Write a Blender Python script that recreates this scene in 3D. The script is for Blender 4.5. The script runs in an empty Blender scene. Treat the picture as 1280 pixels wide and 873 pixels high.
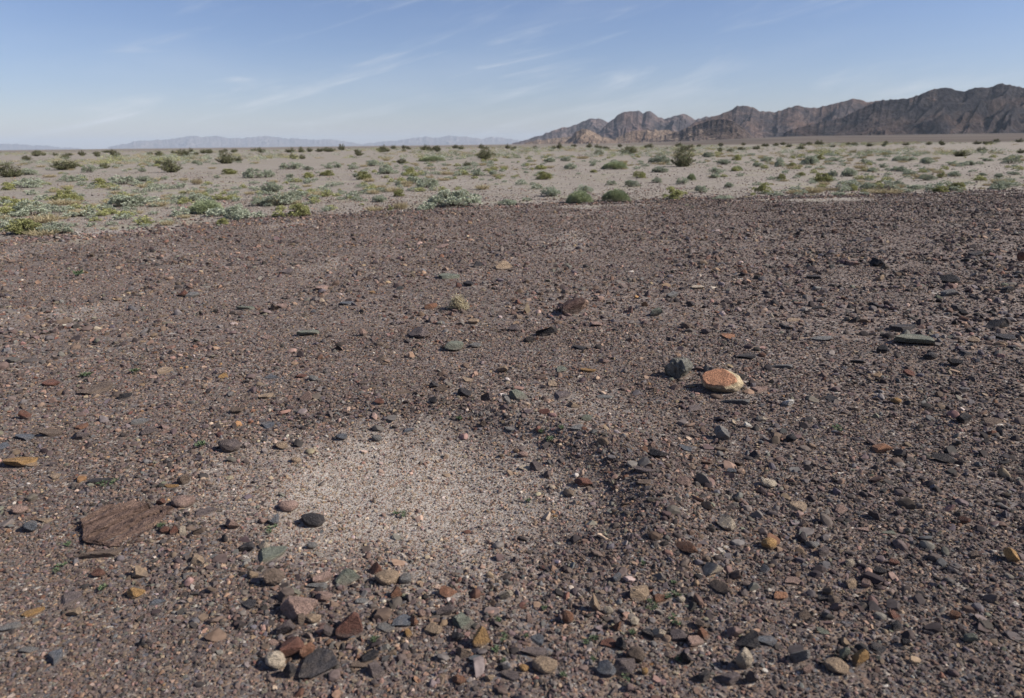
import bpy, math, random
import numpy as np
from mathutils import Matrix, Vector

random.seed(7)
rng = np.random.default_rng(7)
scene = bpy.context.scene
COL = scene.collection
R = math.radians

# ------------------------------------------------------------------ camera numbers
F_PX, CX, CY = 853.0, 640.0, 436.5          # 24 mm lens, photo pixels (1280 x 873)
CAM_H = 1.55
TH = math.atan((CY - 180.5) / F_PX)
PH = math.atan(0.0115)
R0 = np.array([1, 0, 0.]); U0 = np.array([0, math.sin(TH), math.cos(TH)]); FW = np.array([0, math.cos(TH), -math.sin(TH)])
RV = math.cos(PH) * R0 - math.sin(PH) * U0
UV = math.sin(PH) * R0 + math.cos(PH) * U0
CAM = np.array([0, 0, CAM_H])

def ray(px, py):
    return (px - CX) / F_PX * RV - (py - CY) / F_PX * UV + FW

def project(p):
    d = np.asarray(p, float) - CAM
    z = d @ FW
    return CX + F_PX * (d @ RV) / z, CY - F_PX * (d @ UV) / z

def horizon_y(px):
    return CY - F_PX * (math.tan(TH) / math.cos(PH) + math.tan(PH) * (px - CX) / F_PX)

SUN_EL, SUN_AZ = R(37), R(97)               # azimuth measured from the view direction towards the right

# ------------------------------------------------------------------ noise
_P = np.random.default_rng(3).permutation(512)
_P = np.concatenate([_P, _P, _P, _P])
_G = np.random.default_rng(5).normal(size=(512, 3)); _G /= np.linalg.norm(_G, axis=1)[:, None]

def perlin(x, y, z=0.0):
    x, y, z = np.broadcast_arrays(np.asarray(x, float), np.asarray(y, float), np.asarray(z, float))
    xi, yi, zi = np.floor(x).astype(np.int64), np.floor(y).astype(np.int64), np.floor(z).astype(np.int64)
    xf, yf, zf = x - xi, y - yi, z - zi
    u, v, w = [t * t * t * (t * (t * 6 - 15) + 10) for t in (xf, yf, zf)]
    def g(i, j, k):
        h = _P[(_P[(_P[(xi + i) & 511] + yi + j) & 511] + zi + k) & 511]
        gr = _G[h]
        return gr[..., 0] * (xf - i) + gr[..., 1] * (yf - j) + gr[..., 2] * (zf - k)
    def L(a, b, t): return a + (b - a) * t
    return L(L(L(g(0,0,0), g(1,0,0), u), L(g(0,1,0), g(1,1,0), u), v),
             L(L(g(0,0,1), g(1,0,1), u), L(g(0,1,1), g(1,1,1), u), v), w) * 1.5

def fbm(x, y, z=0.0, o=4):
    s = 0; a = 1; f = 1; t = 0
    for i in range(o):
        s = s + a * perlin(x * f + 17.3 * i, y * f + 5.1 * i, z * f if np.ndim(z) else z + 3.7 * i); t += a
        a *= 0.5; f *= 2.03
    return s / t

def sstep(a, b, x):
    t = np.clip((x - a) / (b - a), 0, 1)
    return t * t * (3 - 2 * t)

# ------------------------------------------------------------------ ground shape and zones
def flat_hit(px, py, z=0.0):
    d = ray(px, py); t = (z - CAM_H) / d[2]
    return CAM + d * t

EDGE_PX = [(-60, 312), (0, 306), (100, 299), (200, 291), (300, 283), (400, 274), (500, 268), (600, 262), (700, 257),
           (800, 254), (900, 251), (1000, 248), (1100, 246), (1200, 243), (1280, 240), (1340, 238)]
_e = [flat_hit(a, b) for a, b in EDGE_PX]
EDGE_AZ = np.array([math.atan2(p[0], p[1]) for p in _e]); EDGE_R = np.array([math.hypot(p[0], p[1]) for p in _e])

def pave_mask(x, y):
    r = np.hypot(x, y); az = np.arctan2(x, y)
    re = np.interp(az, EDGE_AZ, EDGE_R)
    n = fbm(x * 0.3, y * 0.22, 0.0, 3) * 4.2 + fbm(x * 2.4, y * 1.6, 4.0, 3) * 1.0
    return sstep(-0.9, 0.7, (re + n - r))

PC = flat_hit(503, 604)
P_AX = (flat_hit(745, 604) - flat_hit(262, 604))[0] / 2
P_AY = (flat_hit(515, 518) - flat_hit(515, 704))[1] / 2

def patch_d(x, y):
    u = (x - PC[0]) / P_AX; v = (y - PC[1]) / P_AY
    u = u + 0.18 * v                                    # leans to lower right
    return np.hypot(u, v)

def patch_mask(x, y):
    n = fbm(x * 2.2, y * 2.2, 9.0, 3) + .5 * fbm(x * 9, y * 9, 19.0, 3)
    return .9 * (1 - sstep(0.36, 1.22, patch_d(x, y) + 0.5 * n))

def silt_mask(x, y):
    return .5 * sstep(.14, .5, fbm(x * .55 + 3, y * .4, 80., 4)) * pave_mask(x, y) * sstep(2.6, 4.5, np.hypot(x, y))

def Hgt(x, y):
    x = np.asarray(x, float); y = np.asarray(y, float)
    r = np.hypot(x, y); az = np.arctan2(x, y)
    near = 1 - sstep(18, 60, r)
    h = near * (0.014 * perlin(x * 0.9, y * 0.9, 1.0) + 0.010 * perlin(x * 2.6, y * 2.6, 2.0) + 0.004 * perlin(x * 8, y * 8, 3.0))
    h = h + 0.05 * perlin(x * 0.09, y * 0.09, 5.0) * sstep(12, 40, r)
    # the shallow scrape with the pale grit, sharper bank on its far right side
    d = patch_d(x, y)
    u = (x - PC[0]) / P_AX; v = (y - PC[1]) / P_AY
    side = np.clip((u * 0.75 + v * 0.66), -1, 1.4)
    h = h - 0.055 * (1 - sstep(0.25, 1.15, d)) + 0.075 * np.exp(-((d - 1.25) / 0.2) ** 2) * sstep(-0.1, 0.8, side)
    h = h + 0.015 * np.exp(-((d - 1.25) / 0.2) ** 2) * sstep(0.1, 0.8, -side)
    # the fan rising to the mountain foot on the right
    h = h + 27 * sstep(1100, 4400, r) * sstep(R(8), R(24), az) * (1 - sstep(R(70), R(110), az))
    h = h + sstep(150, 900, r) * (1.1 * perlin(x * 0.004, y * 0.004, 7.0) - 0.9)
    return h

def hit(px, py, dz=0.0):
    z = 0.0
    for _ in range(6):
        p = flat_hit(px, py, z + dz)
        if p[1] > 120 or p[1] < 0: break
        z = float(Hgt(p[0], p[1]))
    return np.array([p[0], p[1], z])

# ------------------------------------------------------------------ object helpers
def mesh_np(name, verts, faces, mats=(), attrs=None, smooth=True, mat_idx=None, sharp=0):
    """verts (n,3), faces (m,k) with one k"""
    verts = np.asarray(verts, np.float32); faces = np.asarray(faces, np.int32)
    me = bpy.data.meshes.new(name)
    me.vertices.add(len(verts)); me.vertices.foreach_set('co', verts.ravel())
    k = faces.shape[1]
    me.loops.add(faces.size); me.loops.foreach_set('vertex_index', faces.ravel())
    me.polygons.add(len(faces))
    me.polygons.foreach_set('loop_start', np.arange(len(faces), dtype=np.int32) * k)
    me.polygons.foreach_set('loop_total', np.full(len(faces), k, np.int32))
    me.polygons.foreach_set('use_smooth', np.full(len(faces), smooth))
    for m in mats: me.materials.append(m)
    if mat_idx is not None: me.polygons.foreach_set('material_index', np.asarray(mat_idx, np.int32))
    me.update(calc_edges=True)
    for an, av in (attrs or {}).items():
        av = np.asarray(av, np.float32)
        if av.ndim == 1:
            a = me.attributes.new(an, 'FLOAT', 'POINT'); a.data.foreach_set('value', av)
        else:
            a = me.attributes.new(an, 'FLOAT_VECTOR', 'POINT'); a.data.foreach_set('vector', av.ravel())
    me.validate()
    if sharp: me.set_sharp_from_angle(angle=R(sharp))
    return me

def link(name, me, parent=None):
    o = bpy.data.objects.new(name, me); COL.objects.link(o)
    if parent is not None: o.parent = parent
    return o

def tag(o, label=None, cat=None, group=None, kind=None):
    if label: o['label'] = label
    if cat: o['category'] = cat
    if group: o['group'] = group
    if kind: o['kind'] = kind
    return o

# ------------------------------------------------------------------ material helper
class NT:
    def __init__(self, name):
        self.m = bpy.data.materials.new(name); self.m.use_nodes = True
        self.t = self.m.node_tree; self.t.nodes.clear()
        self.out = self.n('ShaderNodeOutputMaterial')
    def n(self, typ, **kw):
        nd = self.t.nodes.new(typ)
        for k, v in kw.items(): setattr(nd, k, v)
        return nd
    def l(self, a, b): self.t.links.new(a, b)
    def math(self, op, a, b=None, clamp=False):
        nd = self.n('ShaderNodeMath', operation=op); nd.use_clamp = clamp
        for i, v in enumerate((a, b)):
            if v is None: continue
            if isinstance(v, (int, float)): nd.inputs[i].default_value = v
            else: self.l(v, nd.inputs[i])
        return nd.outputs[0]
    def noise(self, vec, scale, detail=3, rough=0.55, dist=0.0):
        nd = self.n('ShaderNodeTexNoise'); nd.inputs['Scale'].default_value = scale
        nd.inputs['Detail'].default_value = detail; nd.inputs['Roughness'].default_value = rough
        nd.inputs['Distortion'].default_value = dist
        if vec is not None: self.l(vec, nd.inputs['Vector'])
        return nd.outputs['Fac'], nd.outputs['Color']
    def ramp(self, fac, stops, interp='LINEAR'):
        nd = self.n('ShaderNodeValToRGB'); cr = nd.color_ramp; cr.interpolation = interp
        while len(cr.elements) < len(stops): cr.elements.new(0.5)
        for e, (p, c) in zip(cr.elements, stops):
            e.position = p; e.color = (c, c, c, 1) if isinstance(c, (int, float)) else (*c, 1)
        self.l(fac, nd.inputs[0]); return nd.outputs[0]
    def mix(self, fac, a, b, mode='MIX'):
        nd = self.n('ShaderNodeMix', data_type='RGBA', blend_type=mode)
        for i, v in ((0, fac), (6, a), (7, b)):
            if isinstance(v, (int, float)): nd.inputs[i].default_value = v if i == 0 else (v, v, v, 1)
            elif isinstance(v, tuple): nd.inputs[i].default_value = (*v, 1)
            else: self.l(v, nd.inputs[i])
        return nd.outputs[2]
    def mapping(self, vec, scale=(1,1,1), rot=(0,0,0), loc=(0,0,0)):
        nd = self.n('ShaderNodeMapping'); nd.inputs['Scale'].default_value = scale
        nd.inputs['Rotation'].default_value = rot; nd.inputs['Location'].default_value = loc
        self.l(vec, nd.inputs['Vector']); return nd.outputs[0]
    def bsdf(self, color, rough=0.9, bump=None, strength=0.5, dist=0.01, spec=0.25):
        b = self.n('ShaderNodeBsdfPrincipled')
        b.inputs['Specular IOR Level'].default_value = spec
        if isinstance(rough, (int, float)): b.inputs['Roughness'].default_value = rough
        else: self.l(rough, b.inputs['Roughness'])
        if isinstance(color, tuple): b.inputs['Base Color'].default_value = (*color, 1)
        else: self.l(color, b.inputs['Base Color'])
        if bump is not None:
            bp = self.n('ShaderNodeBump'); bp.inputs['Strength'].default_value = strength
            bp.inputs['Distance'].default_value = dist; self.l(bump, bp.inputs['Height'])
            self.l(bp.outputs[0], b.inputs['Normal'])
        self.l(b.outputs[0], self.out.inputs[0]); return b
    def obj_vec(self): return self.n('ShaderNodeTexCoord').outputs['Object']
    def pos(self): return self.n('ShaderNodeNewGeometry').outputs['Position']
    def attr(self, name, typ='GEOMETRY'):
        return self.n('ShaderNodeAttribute', attribute_name=name, attribute_type=typ)

# ---- stone palette (linear base colours)
PAL = dict(purple=(.125,.098,.092), brown=(.145,.105,.08), dark=(.05,.045,.046), black=(.028,.026,.028), grey=(.17,.16,.15),
           blue=(.115,.118,.128), tan=(.30,.215,.145), rust=(.20,.10,.062), pink=(.27,.18,.145), white=(.47,.43,.385),
           cream=(.41,.335,.25), ochre=(.34,.20,.085), green=(.15,.155,.12), redbrown=(.15,.07,.05), orange=(.33,.165,.095))

def rock_finish(nt, base, scale=1.0, vec=None, bumpd=0.004):
    v = vec or nt.obj_vec()
    f1, _ = nt.noise(v, 2.2 * scale, 5, 0.65)
    f2, _ = nt.noise(v, 11 * scale, 4, 0.7)
    f3, _ = nt.noise(v, 1.1 * scale, 2, 0.5, 0.8)
    c = nt.mix(1.0, base, nt.ramp(f1, [(.3, .62), (.5, 1.0), (.72, 1.35)]), 'MULTIPLY')
    c = nt.mix(1.0, c, nt.ramp(f2, [(.34, .58), (.5, 1.0), (.66, 1.35)]), 'MULTIPLY')
    dust = nt.math('MULTIPLY', nt.ramp(f3, [(.5, 0.0), (.7, 1.0)]), 0.26)
    c = nt.mix(dust, c, (.25, .19, .145))
    sp = nt.n('ShaderNodeSeparateXYZ'); nt.l(nt.obj_vec(), sp.inputs[0])
    soil = nt.ramp(nt.math('ADD', sp.outputs[2], nt.math('MULTIPLY', f2, .3)), [(-.0, .5), (.02, .4), (.1, 0.0)])
    c = nt.mix(soil, c, (.19, .15, .125))
    hsum = nt.math('ADD', f1, nt.math('MULTIPLY', f2, 0.6))
    nt.bsdf(c, 0.82, hsum, 0.7, bumpd, 0.22)
    return nt.m

def m_stone():
    nt = NT('stone'); oi = nt.n('ShaderNodeObjectInfo')
    vec = nt.n('ShaderNodeVectorMath', operation='ADD'); nt.l(nt.obj_vec(), vec.inputs[0]); 
    sc = nt.math('MULTIPLY', oi.outputs['Random'], 37.0); nt.l(sc, vec.inputs[1])
    return rock_finish(nt, oi.outputs['Color'], 1.3, vec.outputs[0], 0.06)
M_STONE = m_stone()

def m_gravel():
    nt = NT('gravel_stone'); a = nt.attr('col', 'INSTANCER')
    v = nt.obj_vec()
    f1, _ = nt.noise(v, 1.6, 3, 0.65)
    c = nt.mix(1.0, a.outputs['Color'], nt.ramp(f1, [(.3, .65), (.5, 1.0), (.7, 1.3)]), 'MULTIPLY')
    nt.bsdf(c, 0.85, None, spec=0.2)
    return nt.m
M_GRAVEL = m_gravel()

def m_ground():
    nt = NT('desert_floor'); p = nt.pos()
    pave = nt.attr('pave').outputs['Fac']; patch = nt.attr('patch').outputs['Fac']; fan = nt.attr('fan').outputs['Fac']
    # fine grit: cells of stone colours at three sizes
    def cells(scale, stops, rnd=1.0):
        vo = nt.n('ShaderNodeTexVoronoi'); vo.inputs['Scale'].default_value = scale; nt.l(p, vo.inputs['Vector'])
        sep = nt.n('ShaderNodeSeparateColor'); nt.l(vo.outputs['Color'], sep.inputs[0])
        return nt.ramp(sep.outputs[0], stops), vo.outputs['Distance']
    dark_stops = [(0, PAL['dark']), (.22, PAL['purple']), (.45, PAL['brown']), (.6, (.16,.13,.115)), (.74, PAL['blue']), (.82, PAL['tan']), (.92, (.20,.12,.085)), (.97, (.42,.37,.31)), (1, (.5,.46,.4))]
    pale_stops = [(0, (.27,.235,.205)), (.3, (.34,.295,.255)), (.55, (.39,.34,.29)), (.8, (.45,.395,.335)), (1, (.52,.47,.41))]
    d1, h1 = cells(150, dark_stops); d2, h2 = cells(62, dark_stops); d3, h3 = cells(24, dark_stops)
    n0, _ = nt.noise(p, 35, 2); n1, _ = nt.noise(p, 9, 3)
    c_d = nt.mix(nt.ramp(n0, [(.42, 0.0), (.55, 1.0)]), d1, d2)
    c_d = nt.mix(nt.math('MULTIPLY', nt.ramp(n1, [(.5, 0.0), (.62, 1.0)]), .6), c_d, d3)
    big, _ = nt.noise(p, 0.8, 4, 0.6)
    c_d = nt.mix(1.0, c_d, nt.ramp(big, [(.3, .8), (.7, 1.18)]), 'MULTIPLY')
    s1, hs1 = cells(170, pale_stops)
    c_p = nt.mix(0.7, (.31, .277, .248), s1)
    # the sandy plain
    b1, _ = nt.noise(p, 0.12, 5, 0.65); b2, _ = nt.noise(p, 1.7, 5, 0.65); b3, _ = nt.noise(p, 14, 4, 0.7)
    c_s = nt.ramp(b1, [(.3, (.185,.158,.13)), (.5, (.235,.203,.168)), (.7, (.28,.247,.204))])
    c_s = nt.mix(1.0, c_s, nt.ramp(b2, [(.3, .78), (.5, 1.0), (.7, 1.2)]), 'MULTIPLY')
    c_s = nt.mix(1.0, c_s, nt.ramp(b3, [(.3, .72), (.5, 1.0), (.7, 1.25)]), 'MULTIPLY')
    s4, hs4 = cells(16, [(0, (.15,.11,.09)), (.3, (.24,.2,.17)), (.8, (.33,.29,.25)), (1, (.5,.46,.42))])
    c_s = nt.mix(0.4, c_s, s4)
    v1, _ = nt.noise(p, .55, 6, .7); v2, _ = nt.noise(p, .09, 3, .6)
    c_s = nt.mix(nt.math('MULTIPLY', nt.ramp(v1, [(.5, 0.0), (.62, 1.0)]), nt.ramp(v2, [(.4, .15), (.6, .8)])), c_s, (.26, .24, .155))
    # far colouring: reddish dark flats and the varnished fan
    b4, _ = nt.noise(nt.mapping(p, (.0035, .0012, .001)), 1.0, 4, 0.6)
    c_far = nt.ramp(b4, [(.35, (.085,.066,.052)), (.5, (.115,.09,.07)), (.65, (.165,.135,.105))])
    c_s = nt.mix(fan, c_s, c_far)
    c_s = nt.mix(nt.math('MULTIPLY', nt.attr('rim').outputs['Fac'], .6), c_s, (.40, .36, .32))
    c = nt.mix(pave, c_s, c_d)
    c = nt.mix(patch, c, c_p)
    hh = nt.math('ADD', nt.math('MULTIPLY', h1, .5), nt.math('ADD', h2, nt.math('MULTIPLY', b3, 1.2)))
    hh = nt.math('MULTIPLY', hh, -1.0)
    nt.bsdf(c, 0.95, hh, 0.55, 0.006, 0.12)
    return nt.m

# ------------------------------------------------------------------ ground sheet
def build_ground():
    rs = [0.35]
    while rs[-1] < 66000:
        r = rs[-1]
        k = 1.0075 if r < 30 else (1.02 if r < 200 else 1.05)
        rs.append(r * k)
    rs = np.array(rs)
    a = np.concatenate([np.arange(-46, 46, 0.3), np.arange(46, 314, 4.0)])
    a = np.radians(a); na, nr = len(a), len(rs)
    RR, AA = np.meshgrid(rs, a, indexing='ij')
    X = RR * np.sin(AA); Y = RR * np.cos(AA)
    Z = Hgt(X, Y)
    V = np.stack([X, Y, Z], -1).reshape(-1, 3)
    i, j = np.meshgrid(np.arange(nr - 1), np.arange(na), indexing='ij')
    j2 = (j + 1) % na
    Fq = np.stack([i * na + j, i * na + j2, (i + 1) * na + j2, (i + 1) * na + j], -1).reshape(-1, 4)[:, ::-1]
    V = np.vstack([V, [[0, 0, float(Hgt(0., 0.))]]])
    x, y = V[:, 0], V[:, 1]; r = np.hypot(x, y); az = np.arctan2(x, y)
    fan = sstep(260, 900, r) * (0.45 + 0.55 * sstep(R(3), R(18), az))
    rim = np.exp(-((r - np.interp(az, EDGE_AZ, EDGE_R) - .5) / .8) ** 2) * np.clip(.6 + 1.6 * fbm(x * .7, y * .7, 70., 3), 0, 1)
    # close the small hole under the camera with degenerate quads
    c = len(V) - 1
    cap = np.array([[c, (q + 1) % na, q, q] for q in range(na)])
    cap3 = cap[:, :3]
    me = mesh_np('ground', V, Fq, [m_ground()], dict(pave=pave_mask(x, y), patch=np.maximum(patch_mask(x, y), silt_mask(x, y)), fan=fan, rim=rim))
    o = link('ground', me)
    tag(o, 'desert floor of dark stone pavement and pale sandy plain', kind='structure')
    return o
build_ground()

# ------------------------------------------------------------------ rock shapes
def icosphere(sub):
    import bmesh
    bm = bmesh.new(); bmesh.ops.create_icosphere(bm, subdivisions=sub, radius=1.0)
    v = np.array([q.co[:] for q in bm.verts]); f = np.array([[q.index for q in p.verts] for p in bm.faces]); bm.free()
    return v, f
ICO = {s: icosphere(s) for s in (2, 3, 4, 5)}

def rock_verts(seed, sub, kind):
    g = np.random.default_rng(seed)
    v, f = ICO[sub]; v = v.copy(); o = g.uniform(0, 40)
    nn = fbm(v[:, 0] * 1.1 + o, v[:, 1] * 1.1, v[:, 2] * 1.1, 2)
    v *= (1 + (0.3 if kind != 'round' else .2) * nn)[:, None]
    n_cut = dict(block=11, round=5, slab=8, wedge=9, chip=8)[kind]
    for _ in range(n_cut):
        n = g.normal(size=3)
        if kind in ('slab', 'chip'): n[2] *= 0.4
        n /= np.linalg.norm(n)
        d = g.uniform(0.40, 0.74) if kind != 'round' else g.uniform(0.66, 0.88)
        s = v @ n - d
        v -= np.outer(np.clip(s, 0, None) * (0.97 if kind != 'round' else .8), n)
    if kind in ('slab', 'chip'):
        for sg in (1, -1):
            n = np.array([g.normal() * .14, g.normal() * .14, sg]); n /= np.linalg.norm(n)
            s = v @ n - g.uniform(0.22, 0.36); v -= np.outer(np.clip(s, 0, None) * 0.97, n)
    if kind == 'wedge':
        n = np.array([g.uniform(.4, .9), g.normal() * .4, .7]); n /= np.linalg.norm(n)
        s = v @ n - 0.1; v -= np.outer(np.clip(s, 0, None) * 0.97, n)
    if sub >= 3:
        nn = fbm(v[:, 0] * 5 + o, v[:, 1] * 5, v[:, 2] * 5 + 3, 3)
        v *= (1 + (0.085 if kind != 'round' else 0.055) * nn)[:, None]
    lo, hi = v.min(0), v.max(0)
    v = (v - (lo + hi) / 2) / (hi - lo)           # unit box centred at the origin
    return v, f

ROCKS = {}
def rock_mesh(kind, var, sub=3, mat=None):
    key = (kind, var, sub, mat.name if mat else '')
    if key not in ROCKS:
        v, f = rock_verts(hash((['block','round','slab','wedge','chip'].index(kind), var)) % 100000 + 11 * var, sub, kind)
        ROCKS[key] = mesh_np('stone_shape', v, f, [mat or M_STONE], sharp=24)
    return ROCKS[key]

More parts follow.
